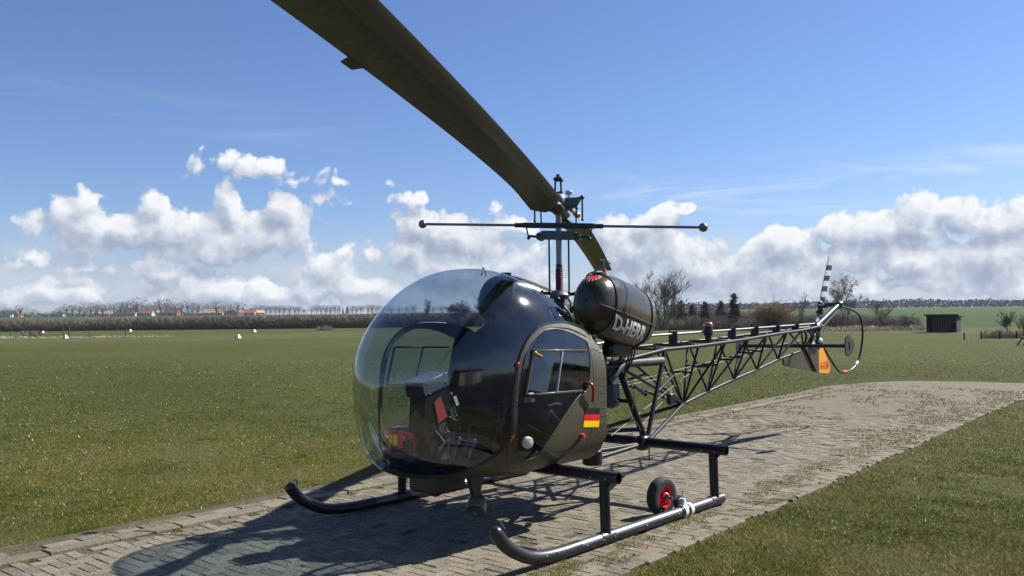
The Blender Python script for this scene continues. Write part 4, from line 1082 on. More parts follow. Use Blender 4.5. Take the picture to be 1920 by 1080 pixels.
MB().lathe([(.047, .0), (.052, .005), (.050, .035), (.038, .048), (0, .050)], (BX[0], BX[1], 1.512), (0, 0, 1), 24).build('beacon_lens', M['red_glass'], bc)
MB().beam((-2.45, -.22, 1.36), (-2.75, .22, 1.36), .04, .012).beam((-2.62, .02, 1.35), (-2.62, .02, 1.40), .05, .05).build('beacon_bracket', M['black'], bc)
# tail: gearbox tube, guard, rotor
gb = MB().bar((-5.62, 0, 1.452), (-6.43, 0, 1.748), .034, 14).build('gearbox_tube', M['hub_dark'], HELI)
MB().bar((-5.70, .035, 1.42), (-6.45, .02, 1.70), .012, 8).build('gearbox_brace', M['boom_grey'], gb)
MB().lathe([(.05, -.04), (.075, -.02), (.075, .04), (.05, .06)], (-5.63, 0, 1.445), (-.9, 0, .36), 18).build('gearbox_collar', M['black'], gb)
MB().ball((-6.47, 0, 1.765), .055, 14, (1.1, 1, 1)).bar((-6.47, 0, 1.765), (-6.47, -.20, 1.765), .028, 12).build('tail_gearbox', M['hub_dark'], gb)
MB().lathe([(.018, 0), (.022, .02), (.012, .05), (0, .055)], (-6.54, .0, 1.785), (-.9, .25, .2), 12).build('gearbox_plug', M['brass'], gb)
gp = curve_pts([(-6.50, 0, 1.745), (-6.95, 0, 1.690), (-7.27, 0, 1.600), (-7.385, 0, 1.430), (-7.37, 0, 1.20), (-7.20, 0, .93), (-6.93, 0, .805), (-6.63, 0, .775), (-6.42, 0, .802), (-6.15, 0, .97), (-5.80, 0, 1.225)], 6)
tg = MB().tube(gp, .0165, 10).build('tail_guard', M['black'], HELI)
MB().bar((-6.70, 0, .778), (-6.55, 0, .779), .0215, 10).build('red_tape', M['red'], tg)
MB().bar((-7.16, 0, .905), (-7.08, 0, .862), .0215, 10).build('white_tape', M['white'], tg)
MB().bar((-5.72, 0, 1.44), (-5.75, 0, 1.16), .020, 10).bar((-5.66, 0, 1.44), (-5.66, 0, 1.18), .016, 10).build('tail_post', M['black'], HELI)
for (x, y, z) in ((-5.52, .06, 1.30), (-5.40, .04, 1.34), (-5.60, .05, 1.25), (-5.30, .06, 1.32), (-5.15, .05, 1.33)):
    MB().tube(curve_pts([(x + .06, y, z + .10), (x, y + .02, z + .02), (x - .03, y - .02, z - .10)]), .016, 6).build('control_arm', M['black'], HELI)
MB().ball((-5.56, .09, 1.27), .045, 12, (1.2, .6, .8)).build('tail_lamp', M['white'], HELI)


def stripe_mat():
    m, N, b = new_mat('striped_tail_blade')
    co = N.n('ShaderNodeTexCoord').outputs['Object']
    sp = N.n('ShaderNodeSeparateXYZ'); N.L.new(co, sp.inputs[0])
    t = N.math('ADD', sp.outputs[0], N.math('MULTIPLY', sp.outputs[1], 0.55))
    s = N.math('FRACT', N.math('MULTIPLY', t, 5.4))
    k = N.math('MULTIPLY', N.math('GREATER_THAN', s, 0.5), N.math('LESS_THAN', sp.outputs[0], 0.76))
    N.L.new(N.mix(k, (0.62, 0.62, 0.62), (0.022, 0.024, 0.03)), b.inputs['Base Color']); b.inputs['Roughness'].default_value = 0.4
    return m


def airfoil(ch, th=.12):
    xs = [1, .8, .55, .3, .12, .03, 0]
    up = [(x, 5 * th * (.2969 * math.sqrt(x) - .126 * x - .3516 * x * x + .2843 * x ** 3 - .1036 * x ** 4)) for x in xs]
    pts_ = up + [(x, -z) for x, z in up[-2:0:-1]]
    return [((.5 - x) * ch, z * ch) for x, z in pts_]               # + is the leading edge


TR = Vector((-6.30, -.22, 1.745))
# the tail rotor hub stands to starboard on the gearbox shaft; one blade up, one down
hubm = MB().bar((-6.47, -.18, 1.745), (-6.455, -.30, 1.715), .020, 10).box((-6.45, -.26, 1.72), (.09, .05, .20), Matrix.Rotation(.2, 3, 'Y'), .015).build('tail_rotor_hub', M['hub_dark'], HELI)
for (dx, dy, dz) in ((.09, -.25, .03), (.05, -.29, -.06), (-.05, -.29, .02)):
    MB().bar((-6.45 + dx, dy, 1.72 + dz), (-6.45, -.27, 1.72 + dz * .2), .012, 6).ball((-6.45 + dx, dy, 1.72 + dz), .022, 8).build('pitch_link', M['black'], hubm)
STR = stripe_mat()
for sgn in (1, -1):
    b = MB(); ol = airfoil(.125, .13); n = len(ol); st_ = [.10, .16, .3, .5, .7, .87]
    vs_ = []
    for i, r in enumerate(st_):
        k = .45 if i == 0 else 1.0
        vs_ += [(r, c * k, z * k) for c, z in ol]
    b.add(vs_, [(i * n + j, i * n + (j + 1) % n, (i + 1) * n + (j + 1) % n, (i + 1) * n + j) for i in range(len(st_) - 1) for j in range(n)] + [tuple(range(n)), tuple((len(st_) - 1) * n + j for j in range(n))])
    o = b.build('tail_rotor_blade', STR, HELI)
    ax = Vector((-.50, 0.0, .867)).normalized() * sgn; cy = Vector((1, -.25, .15)).normalized(); cy = (cy - ax * cy.dot(ax)).normalized(); cz = ax.cross(cy)
    R = Matrix((ax, cy, cz)).transposed().to_4x4(); o.matrix_local = Matrix.Translation((-6.45, -.26, 1.72)) @ R
# elevator with end plates, ventral fin and orange trailing panel
el_ = MB().tube([(-4.93, -.74, 1.205), (-4.93, .70, 1.228)], .024, 12).build('elevator_spar', M['black'], HELI)
for y, x, z in ((.72, -4.93, 1.230), (-.76, -4.93, 1.204)):
    shp = smooth2([(.15, .0), (.13, .085), (.05, .125), (-.06, .085), (-.17, .01), (-.06, -.085), (.05, -.125), (.13, -.085)], 3, True)
    pl_ = MB().prism(shp, lambda p, t: (x + p[0] - .0, y + t, z + p[1] * 1.1), -.007, .007).build('elevator_end_plate', M['olive_dark'], el_)
    MB().beam((x + .02, y + .009 * (1 if y > 0 else -1), z - .05), (x + .02, y + .009 * (1 if y > 0 else -1), z + .055), .012, .012, up=(0, 1, 0)).build('plate_hinge', M['black'], pl_)
fin = MB().prism([(-4.56, 1.060), (-4.575, .995), (-4.62, .970), (-5.685, .822), (-5.685, 1.175), (-5.30, 1.160), (-4.95, 1.115)], lambda p, t: (p[0], t, p[1]), -.012, .012).build('ventral_fin', M['olive'], HELI)
MB().prism([(-4.565, 1.050), (-4.58, .998), (-4.62, .976), (-4.84, .946), (-4.74, 1.085)], lambda p, t: (p[0], t, p[1]), -.015, .015).build('fin_cap', M['olive_dark'], fin)
MB().beam((-5.22, .018, 1.16), (-5.56, .018, .84), .012, .035, up=(0, 1, 0)).build('fin_strut', M['black'], fin)
orp = MB().prism([(-5.690, .822), (-5.690, 1.175), (-5.83, 1.172), (-6.055, .915), (-6.075, .86), (-6.03, .792)], lambda p, t: (p[0], t, p[1]), -.012, .012).build('trailing_panel', M['orange'], fin)


def text_mesh(body, size, bold=0.0, shear=0.0):
    cu = bpy.data.curves.new('lettering', 'FONT'); cu.body = body; cu.size = size; cu.offset = bold; cu.shear = shear; cu.resolution_u = 4; cu.fill_mode = 'FRONT'
    ob = bpy.data.objects.new('lettering', cu); COL.objects.link(ob)
    dgp = bpy.context.evaluated_depsgraph_get(); me = bpy.data.meshes.new_from_object(ob.evaluated_get(dgp))
    bpy.data.objects.remove(ob)
    bm = bmesh.new(); bm.from_mesh(me); bmesh.ops.triangulate(bm, faces=bm.faces[:])
    for _ in range(2):
        lg = [e for e in bm.edges if e.calc_length() > size * .12]
        if lg: bmesh.ops.subdivide_edges(bm, edges=lg, cuts=1); bmesh.ops.triangulate(bm, faces=bm.faces[:])
    V_ = [v.co.copy() for v in bm.verts]; bm.verts.index_update(); F_ = [[v.index for v in f.verts] for f in bm.faces]; bm.free()
    return V_, F_


# DANGER arrow in red on the orange panel
V_, F_ = text_mesh('DANGER', .062, .001)
wd = max(v.x for v in V_)
b = MB().add([(-5.735 - v.x / wd * .19, .0145, .885 + v.y - .004 * v.x) for v in V_], F_); b.build('danger_lettering', M['flag_red'], orp, smooth=False, recalc=False)
arw = [(-5.725, .955), (-5.94, .955), (-5.94, .985), (-6.03, .905), (-5.95, .838), (-5.95, .868), (-5.725, .866)]
inn = [(-5.732, .945), (-5.945, .945), (-5.945, .962), (-6.012, .905), (-5.955, .856), (-5.955, .877), (-5.732, .876)]
b = MB(); b.add([(x, .0135, z) for x, z in arw] + [(x, .0135, z) for x, z in inn], [(i, (i + 1) % 7, 7 + (i + 1) % 7, 7 + i) for i in range(7)] + [(2, 3, 4), ]); b.build('danger_arrow', M['flag_red'], orp, smooth=False, recalc=False)

# ------------------------------------------------------------------ saddle tanks
TC = (-.186, .484, 1.682); TL, TRY, TRZ, TP, TPS, TPIT, TYAW = .587, .219, .277, 3.156, 2.21, .176, .181


def tank_pt(X, ph, off=0.0, side=1):
    r = max(0.0, 1 - abs(min(1, X / TL)) ** TP) ** (1 / TP) if abs(X) < TL else 0.0
    c, s = math.cos(ph), math.sin(ph)
    y = math.copysign(abs(c) ** (2 / TPS), c) * (TRY * r + off); z = math.copysign(abs(s) ** (2 / TPS), s) * (TRZ * r + off)
    tp = TPIT if side > 0 else .30
    x1, z1 = X * math.cos(tp) - z * math.sin(tp), X * math.sin(tp) + z * math.cos(tp)
    x2, y2 = x1 * math.cos(TYAW) - y * math.sin(TYAW), x1 * math.sin(TYAW) + y * math.cos(TYAW)
    return Vector((TC[0] + x2, side * (TC[1] + y2), TC[2] + z1))


for side in (1, -1):
    b = MB(); m_, n = 40, 48; vs_ = []
    for i in range(m_ + 1):
        X = TL * math.sin(-PI / 2 + PI * i / m_) * .99999
        vs_ += [tank_pt(X, 2 * PI * k / n, 0, side) for k in range(n)]
    b.add(vs_, [(i * n + k, i * n + (k + 1) % n, (i + 1) * n + (k + 1) % n, (i + 1) * n + k) for i in range(m_) for k in range(n)])
    tk = b.build('fuel_tank', M['olive_tank'], HELI, angle=80)
    for X in (.418, -.300):
        hp = []
        for k in range(49): hp.append(tank_pt(X, 2 * PI * k / 48, .004, side))
        MB().tube(hp, .0085, 6, cap=False).build('tank_strap', M['olive_dark'], tk)
    sm_ = [tank_pt(X, -.12, .003, side) for X in np.linspace(.565, -.565, 40)]
    MB().tube([tank_pt(X, -.10 - .10 * (1 if abs(X) < .56 else 1), .003, side) for X in np.linspace(.575, -.575, 48)], .0055, 6).build('tank_weld', M['olive'], tk)
    zt0 = tank_pt(.40, PI / 2, 0, side)
    MB().lathe([(.052, -.01), (.052, .018), (.045, .022), (0, .024)], zt0, (0, 0, 1), 20).build('tank_neck', M['olive_dark'], tk)
    if side > 0:
        MB().lathe([(.016, 0), (.016, .04), (.012, .05), (0, .05)], zt0 + Vector((-.06, .02, .0)), (0, 0, 1), 12).build('dip_cap', M['red'], tk)
        MB().tube([zt0 + Vector((-.06, .02, .04)), zt0 + Vector((-.06, .02, .09)), zt0 + Vector((-.05, .01, .115)), zt0 + Vector((-.035, -.01, .135))], .005, 6).bar(zt0 + Vector((-.06, .02, .09)), zt0 + Vector((-.09, .05, .115)), .004, 6).build('dip_rod', M['steel'], tk)
        a0 = tank_pt(.545, PI / 2 - .15, -.01)
        MB().tube(curve_pts([a0 + Vector((.02, -.04, -.02)), a0 + Vector((.025, -.035, .05)), a0 + Vector((-.02, .01, .085)), a0 + Vector((-.065, .05, .115)), a0 + Vector((-.08, .06, .15)), a0 + Vector((-.08, .06, .185))]), .0075, 8).build('vent_pipe', M['steel'], tk)
        # registration letters follow the tank side
        V_, F_ = text_mesh('D-HERR', 1.0, .034, .0)
        x0, x1 = min(v.x for v in V_), max(v.x for v in V_); y0, y1 = min(v.y for v in V_), max(v.y for v in V_)
        ph = lambda z: -math.asin(min(1, (abs(z) / TRZ) ** (TPS / 2)))
        pa, pb = ph(.100), ph(.216)
        def let(v):
            a, t = (v.x - x0) / (x1 - x0), (v.y - y0) / (y1 - y0)
            return tank_pt((.358 + .049 * t) * (1 - a) + (-.240 + .036 * t) * a, pb + (pa - pb) * t, .0035)
        b = MB().add([let(v) for v in V_], F_); b.build('registration_letters', M['stencil'], tk, smooth=False, recalc=False)
        # small red stencilled box, and the red emblem with a pale chequered rim near the filler
        def tank_patch(X0, X1, p0, p1, off, m, nm):
            n_ = 6; b_ = MB(); vv = [tank_pt(X0 + (X1 - X0) * i / n_, p0 + (p1 - p0) * j / n_, off) for j in range(n_ + 1) for i in range(n_ + 1)]
            b_.add(vv, [(j * (n_ + 1) + i, j * (n_ + 1) + i + 1, (j + 1) * (n_ + 1) + i + 1, (j + 1) * (n_ + 1) + i) for j in range(n_) for i in range(n_)]); return b_.build(nm, m, tk, recalc=False)
        tank_patch(.562, .50, -.74, -.52, .002, M['boot'], 'red_stencil')
        em = []
        ec, eph = .50, 1.57
        def emb(r, a): return tank_pt(min(.578, ec + r * math.cos(a) * .8), eph - r * math.sin(a) * 6.2, .003)
        b = MB(); b.add([emb(0, 0)] + [emb(.048, 2 * PI * k / 24) for k in range(24)], [(0, 1 + k, 1 + (k + 1) % 24) for k in range(24)]); b.build('red_emblem', M['red'], tk, recalc=False)
        b1, b2 = MB(), MB()
        for k in range(24):
            a, c_ = 2 * PI * k / 24, 2 * PI * (k + 1) / 24
            (b1 if k % 2 else b2).add([emb(.049, a), emb(.049, c_), emb(.068, c_), emb(.068, a)], [(0, 1, 2, 3)])
        b1.build('emblem_rim', M['lens_white'], tk, recalc=False); b2.build('emblem_rim', M['black'], tk, recalc=False)
for side in (1, -1):
    MB().box((-.25, .44 * side, 1.36), (.34, .12, .14), None, .03).bar((-.10, .44 * side, 1.40), (-.25, .30 * side, 1.20), .016, 8).bar((-.40, .44 * side, 1.40), (-.46, .30 * side, 1.20), .016, 8).build('tank_cradle', M['black'], HELI)
for k in range(3):
    MB().tube(curve_pts([(-.40 - .05 * k, .46, 1.40), (-.44 - .04 * k, .44, 1.30), (-.46 - .03 * k, .38, 1.18), (-.50, .34, 1.05 + .03 * k)]), .009, 6).build('fuel_hose', M['black'] if k % 2 else M['cable'], HELI)

# ------------------------------------------------------------------ mast and rotor
AZ, HZ, HT, HK, CH, PITCH, OFF = .564, 2.608, .018, .005, .275, .058, -.044
BD = Vector((math.cos(AZ), math.sin(AZ), 0)); BN = Vector((-math.sin(AZ), math.cos(AZ), 0))
SD = Vector((-.514, .858, -.042)).normalized()          # stabiliser bar, towards the camera's right
mast = MB().lathe([(.030, 1.70), (.030, 1.90), (.0265, 1.90), (.0265, 2.62)], (0, 0, 0), (0, 0, 1), 20).build('mast', M['steel'], HELI)
prof_ = [(.026, 1.884)]
for i in range(10): prof_ += [(.0345, 1.888 + i * .0185), (.0305, 1.897 + i * .0185)]
MB().lathe(prof_ + [(.0345, 2.072), (.026, 2.075)], (0, 0, 0), (0, 0, 1), 20).build('mast_boot', M['boot'], mast)
MB().lathe([(.026, 2.078), (.029, 2.08), (.029, 2.115), (.026, 2.118)], (0, 0, 0), (0, 0, 1), 18).build('mast_ring', M['black'], mast)
sw = MB().lathe([(.03, 1.74), (.05, 1.76), (.05, 1.80), (.085, 1.815), (.09, 1.84), (.075, 1.86), (.06, 1.875), (.034, 1.885)], (0, 0, 0), (0, 0, 1), 24).build('swashplate', M['grey_cast'], HELI)
for k in (1, -1):
    e0 = SD * k * .09 + Vector((0, 0, 1.85)); e1 = SD * k * .155 + Vector((0, 0, 1.855))
    MB().bar(e0, e1, .016, 10).ball(e1, .026, 10).build('swashplate_arm', M['hub_dark'], sw)
    rb = SD * k * .088 + Vector((0, 0, 1.86)); rt_ = SD * k * .088 + Vector((0, 0, 2.37))
    MB().bar(rb, rt_, .0085, 8).ball(rb, .018, 8).build('control_rod', M['hub_dark'], HELI)
    q = BD * k * .12 + Vector((0, 0, 1.80)); MB().bar(BD * k * .04 + Vector((0, 0, 1.80)), q, .016, 8).ball(q, .022, 8).build('swashplate_arm', M['hub_dark'], sw)
e = SD * .155 + Vector((0, 0, 1.855))
MB().tube(curve_pts([e, e + Vector((0, .02, -.06)), e + Vector((.02, -.03, -.14)), e + Vector((.02, -.08, -.22))]), .012, 8).build('swashplate_link', M['hub_dark'], sw)
MB().lathe([(.16, 1.44), (.17, 1.50), (.13, 1.56), (.11, 1.62), (.12, 1.66), (.09, 1.70), (.03, 1.72)], (0, 0, 0), (0, 0, 1), 24).build('transmission', M['hub_dark'], HELI)
for k in range(7):
    a = k * .9; MB().tube(curve_pts([(.10 * math.cos(a), .10 * math.sin(a), 1.70), (.17 * math.cos(a), .17 * math.sin(a), 1.74), (.20 * math.cos(a + .3), .20 * math.sin(a + .3), 1.62), (.22 * math.cos(a), .22 * math.sin(a), 1.45)]), .012, 6).build('transmission_link', M['hub_dark'], HELI)
# stabiliser bar
S0 = Vector((0, 0, 2.462)); sb = Vector((SD.x, SD.y, 0)).normalized(); sn = Vector((0, 0, 1)).cross(sb)
stb = MB()
for k in (1, -1): stb.beam(S0 + SD * -.31 + sn * .045 * k, S0 + SD * .31 + sn * .045 * k, .012, .042)
for t in (-.31, -.17, .17, .31): stb.beam(S0 + SD * t - sn * .05, S0 + SD * t + sn * .05, .05, .036)
stb = stb.build('stabiliser_bar', M['hub_dark'], HELI)
for k in (1, -1):
    MB().bar(S0 + SD * .31 * k, S0 + SD * .40 * k, .021, 12).build('bar_socket', M['hub_dark'], stb)
    MB().bar(S0 + SD * .38 * k, S0 + SD * 1.25 * k, .0125, 10).build('bar_rod', M['steel'], stb)
    MB().ball(S0 + SD * 1.268 * k, .040, 18).build('bar_weight', M['steel'], stb)
    MB().bar(S0 + SD * .30 * k + sn * .02, S0 + SD * .275 * k + Vector((0, 0, -.115)), .007, 6).ball(S0 + SD * .275 * k + Vector((0, 0, -.115)), .016, 8).build('damper_link', M['hub_dark'], stb)
    MB().bar(S0 + SD * .16 * k + BD * .03 * k, S0 + SD * .165 * k + BD * .03 * k + Vector((0, 0, .16)), .0075, 6).ball(S0 + SD * .165 * k + Vector((0, 0, .16)), .016, 8).build('pitch_link', M['hub_dark'], stb)
L0 = Vector((0, 0, 2.375))
mx = MB()
for k in (1, -1): mx.beam(L0 - SD * .155 + sn * .036 * k, L0 + SD * .155 + sn * .036 * k, .010, .075)
mx.beam(L0 - SD * .15, L0 + SD * .15, .06, .045)
mx = mx.build('mixing_lever', M['grey_cast'], HELI)
for k in (1, -1):
    c = L0 + SD * .165 * k + Vector((0, 0, -.015))
    MB().lathe([(.022, -.056), (.036, -.056), (.037, .050), (.026, .052), (.024, .030), (.010, .030), (0, .032)], c, -sn, 22).build('damper', M['grey_cast'], mx)
    MB().beam(c, c + SD * .11 * k + Vector((0, 0, .004)), .020, .022).build('damper_arm', M['hub_dark'], mx)
    for t in (-.05, .05):
        for z in (-.022, .022): MB().ball(L0 + SD * t + Vector((0, 0, z)) - sn * .042, .007, 6).build('lever_bolt', M['black'], mx)
# hub: yoke, trunnion casting, cap with hoisting lug
hub = MB().lathe([(.03, -.10), (.055, -.075), (.07, -.03), (.072, .03), (.06, .07), (.035, .09), (0, .092)], (0, 0, 2.66), (0, 0, 1), 22).build('rotor_hub', M['grey_cast'], HELI)
MB().beam(Vector((0, 0, 2.60)) - BD * .42, Vector((0, 0, 2.60)) + BD * .42, .135, .055, bev=.02).build('rotor_yoke', M['olive_dark'], hub)
for k in (1, -1):
    MB().bar(Vector((0, 0, 2.64)) + BN * .05 * k, Vector((0, 0, 2.66)) + BN * .16 * k, .034, 14).build('trunnion', M['grey_cast'], hub)
    c = Vector((0, 0, 2.66)) + BN * .10 * k
    MB().prism([(-.05, -.08), (.07, -.03), (.12, .06), (.06, .05), (-.03, .05)], lambda p, t: c + BN * p[0] * k + Vector((0, 0, p[1])) + BD * t, -.018, .018).build('hub_bracket', M['grey_cast'], hub)
    c2 = c + BN * .115 * k + Vector((0, 0, .05))
    MB().ball(c2, .021, 10).bar(c2, c2 + Vector((0, 0, -.20)), .008, 8).ball(c2 + Vector((0, 0, -.20)), .014, 8).build('equalizer_link', M['black'], hub)
    g0 = Vector((0, 0, 2.605)) + BD * .20 * k; MB().bar(g0, g0 + BD * .26 * k, .048, 16).build('blade_grip', M['olive_dark'], hub)
MB().lathe([(.028, 0), (.034, .01), (.034, .026), (.026, .034), (.012, .034), (.012, -.06)], BN * .085 + BD * -.10 + Vector((0, 0, 2.755)), (0, 0, 1), 16).build('oil_cup', M['alu'], hub)
for k in (1, -1):
    MB().bar(BN * .028 * k + Vector((0, 0, 2.73)), BN * .024 * k + Vector((0, 0, 2.89)), .009, 8).ball(BN * .024 * k + Vector((0, 0, 2.89)), .013, 8).build('hoisting_post', M['hub_dark'], hub)
MB().bar(BN * -.04 + Vector((0, 0, 2.885)), BN * .045 + Vector((0, 0, 2.865)), .012, 8).bar(Vector((0, 0, 2.86)), Vector((0, 0, 2.925)), .016, 10).bar(BN * -.03 + Vector((0, 0, 2.75)), BN * .04 + Vector((0, 0, 2.76)), .016, 8).build('hoisting_lug', M['hub_dark'], hub)
MB().bar(Vector((0, 0, 2.615)) - BD * .12 + BN * .10, Vector((0, 0, 2.605)) - BD * .42 + BN * .13, .018, 10).ball(Vector((0, 0, 2.605)) - BD * .44 + BN * .13, .032, 12).ball(Vector((0, 0, 2.605)) - BD * .30 + BN * .12, .024, 10).build('drag_brace', M['brass'], hub)


def blade_pt(r, c, z, sgn):
    """r out from the mast, c along the chord (+ leading), z through the thickness"""
    zc = HZ + sgn * HT * r - HK * r * r; pt = PITCH + .46 * math.exp(-max(0, r - .45) / .38)
    o = c + OFF * min(1, r / .8)
    return (BD * r + BN * (o * math.cos(pt) - z * math.sin(pt))) * sgn + Vector((0, 0, zc + (o - CH * .3) * math.sin(pt) + CH * .3 * math.sin(PITCH) + z * math.cos(pt)))


for sgn in (1, -1):
    st_ = [.40, .55, .62, .9] + list(np.linspace(1.2, 5.66, 22)); ol = airfoil(CH, .115); n = len(ol); b = MB(); vs_ = []
    for i, r in enumerate(st_):
        k = (.50, .72, 1.0)[i] if i < 3 else 1.0
        vs_ += [blade_pt(r, (c - CH * .25) * k + CH * .25 * (1 if i > 1 else .6), z * (1.0 if i > 1 else 1.5), sgn) for c, z in ol]
    b.add(vs_, [(i * n + j, i * n + (j + 1) % n, (i + 1) * n + (j + 1) % n, (i + 1) * n + j) for i in range(len(st_) - 1) for j in range(n)] + [tuple(range(n)), tuple((len(st_) - 1) * n + j for j in range(n))])
    bl = b.build('main_rotor_blade', M['olive_blade'], HELI, angle=50)
    # worn metal cuff round the leading edge
    sel = [(c, z) for c, z in ol if c > CH * .33]; sel.sort(key=lambda q: (q[1] < 0, q[0] if q[1] >= 0 else -q[0]))
    up_ = sorted([q for q in ol if q[1] >= 0 and q[0] > CH * .15], key=lambda q: q[0]); lo_ = sorted([q for q in ol if q[1] < 0 and q[0] > CH * .15], key=lambda q: -q[0])
    sec = up_ + lo_; m_ = len(sec); b = MB(); st2 = st_[3:]
    vs_ = [blade_pt(r, c * 1.003 + .0012, z * 1.05 + math.copysign(.0012, z), sgn) for r in st2 for c, z in sec]
    b.add(vs_, [(i * m_ + j, i * m_ + j + 1, (i + 1) * m_ + j + 1, (i + 1) * m_ + j) for i in range(len(st2) - 1) for j in range(m_ - 1)])
    b.build('leading_edge_strip', M['blade_edge'], bl, recalc=False)
    tt = [blade_pt(r, c, z, sgn) for r, c, z in ((4.70, -.125, 0), (4.86, -.125, 0), (4.84, -.168, -.010), (4.73, -.168, -.010))]
    nn = Vector((0, 0, .002)); b = MB().add([v - nn for v in tt] + [v + nn for v in tt], [(0, 1, 2, 3), (7, 6, 5, 4), (0, 4, 5, 1), (1, 5, 6, 2), (2, 6, 7, 3), (3, 7, 4, 0)]); b.build('trim_tab', M['olive'], bl, smooth=False)  # paler olive than the blade: sunlight on the tab put into its colour

# ------------------------------------------------------------------ handling wheel clamped on the port skid
GW = (-.12, .955, 0.0)
gw = thing('ground_handling_wheel', GW, 'small black wheel with red rim clamped to the helicopter skid', 'wheel')
def part(mb, nm, m): return mb.build(nm, m, gw, org=GW)
wc = Vector((-.12, .955, .160)); ax = Vector((.10, 1, -.04)).normalized()
part(MB().lathe([(.092, -.045), (.115, -.050), (.142, -.044), (.156, -.026), (.160, 0), (.156, .026), (.142, .044), (.115, .050), (.092, .045), (.088, 0), (.092, -.045)], wc, ax, 40), 'tyre', M['rubber'])
rim = part(MB().lathe([(.093, .046), (.084, .043), (.080, .015), (.072, .006), (.030, .010), (.028, .035), (.018, .040), (0, .040)], wc, ax, 30), 'rim', M['red'])
xx, yy, _ = frame_of(ax)
for k in range(4):
    a = k * PI / 2 + .4; p = wc + ax * .02 + (xx * math.cos(a) + yy * math.sin(a)) * .05
    MB().bar(p - ax * .01, p + ax * .012, .009, 8).build('rim_bolt', M['red'], rim, org=GW)
part(MB().bar(wc + ax * .02, wc + ax * .115, .014, 10).ball(wc + ax * .05, .02, 10), 'axle', M['steel'])
part(MB().beam(wc + ax * .06 + Vector((0, 0, .03)), wc + ax * .06 + Vector((-.03, .0, -.05)), .022, .012).beam(wc + ax * .06 + Vector((0, 0, .03)), wc + ax * .05 + Vector((.03, 0, .035)), .018, .012), 'axle_arm', M['alu'])
part(MB().box((-.19, 1.075, .115), (.10, .05, .075), Matrix.Rotation(.2, 3, 'Y'), .006), 'clamp_body', M['hub_dark'])
for x in (-.255, -.165):
    q = [(.055 * math.cos(a), .055 * math.sin(a)) for a in np.linspace(-1.15, 2.2, 12)] + [(.049 * math.cos(a), .049 * math.sin(a)) for a in np.linspace(2.2, -1.15, 12)]
    b = MB().prism(q, lambda p, t: (x + t, 1.12 + p[0], .05 + p[1]), -.022, .022); part(b, 'clamp_jaw', M['white'])
part(MB().prism([(-.225, .09), (-.185, .155), (-.165, .15), (-.160, .09)], lambda p, t: (p[0], 1.13 + t, p[1]), -.012, .012), 'clamp_lever', M['white'])
part(MB().bar((-.23, 1.08, .14), (-.235, 1.085, .20), .005, 6).bar((-.17, 1.08, .14), (-.155, 1.085, .185), .005, 6), 'clamp_screw', M['steel'])

# ------------------------------------------------------------------ red power pack standing in the nose
PK = (1.66, -.19, .645)
pk = thing('power_pack', PK, 'red battery power pack with yellow labels inside the glass nose', 'power pack')
pR = Matrix.Rotation(.38, 3, 'Z')
def loc(x, y, z): return tuple(Vector(PK) + pR @ Vector((x, y, z)))
bx_ = MB().box(loc(0, 0, .085), (.15, .25, .15), pR, .012).build('case', M['red'], pk, org=PK)
MB().box(loc(0, -.03, .167), (.12, .15, .02), pR, .006).build('lid', M['box_grey'], pk, org=PK)
MB().box(loc(-.02, .06, .170), (.05, .10, .022), pR, .006).build('handle', M['salmon'], pk, org=PK)
for y in (-.085, -.045): MB().box(loc(.076, y, .085), (.003, .033, .085), pR, .001).build('label', M['yellow'], bx_, org=PK)
MB().box(loc(.077, .06, .05), (.006, .09, .06), pR, .002).build('socket_panel', M['navy'], bx_, org=PK)
MB().lathe([(.016, 0), (.016, .01), (.012, .016), (0, .016)], loc(.07, .035, .115), tuple(pR @ Vector((1, 0, 0))), 12).build('knob', M['lens_white'], bx_, org=PK)
MB().tube(curve_pts([loc(.08, .03, .13), loc(.12, .08, .10), loc(.10, .16, .10), loc(.02, .20, .08)]), .008, 6).build('lead', M['black'], pk, org=PK)
MB().box(loc(0.0, 0, -.030), (.20, .30, .05), pR, .01).build('rubber_mat', M['panel_grey'], pk, org=PK)

# ================================================================== surroundings
def px(u, depth, w): return w / FPX * depth            # width in metres of w picture columns at a depth


class TriMesh:
    """many loose little faces, gathered with numpy-friendly lists"""
    def __init__(s): s.v = []; s.f = []
    def twig(s, a, b, r):
        a, b = Vector(a), Vector(b); d = (b - a)
        if d.length < 1e-6: return
        x, y, _ = frame_of(d); o = len(s.v)
        for k in range(3):
            q = 2 * PI * k / 3; s.v.append(tuple(a + (x * math.cos(q) + y * math.sin(q)) * r))
        s.v.append(tuple(b)); s.f += [(o, o + 1, o + 3), (o + 1, o + 2, o + 3), (o + 2, o, o + 3)]
    def build(s, name, m, parent=None):
        me = bpy.data.meshes.new(name); me.from_pydata(s.v, [], s.f); me.materials.append(m)
        o = bpy.data.objects.new(name, me); COL.objects.link(o)
        if parent is not None: o.parent = parent
        return o


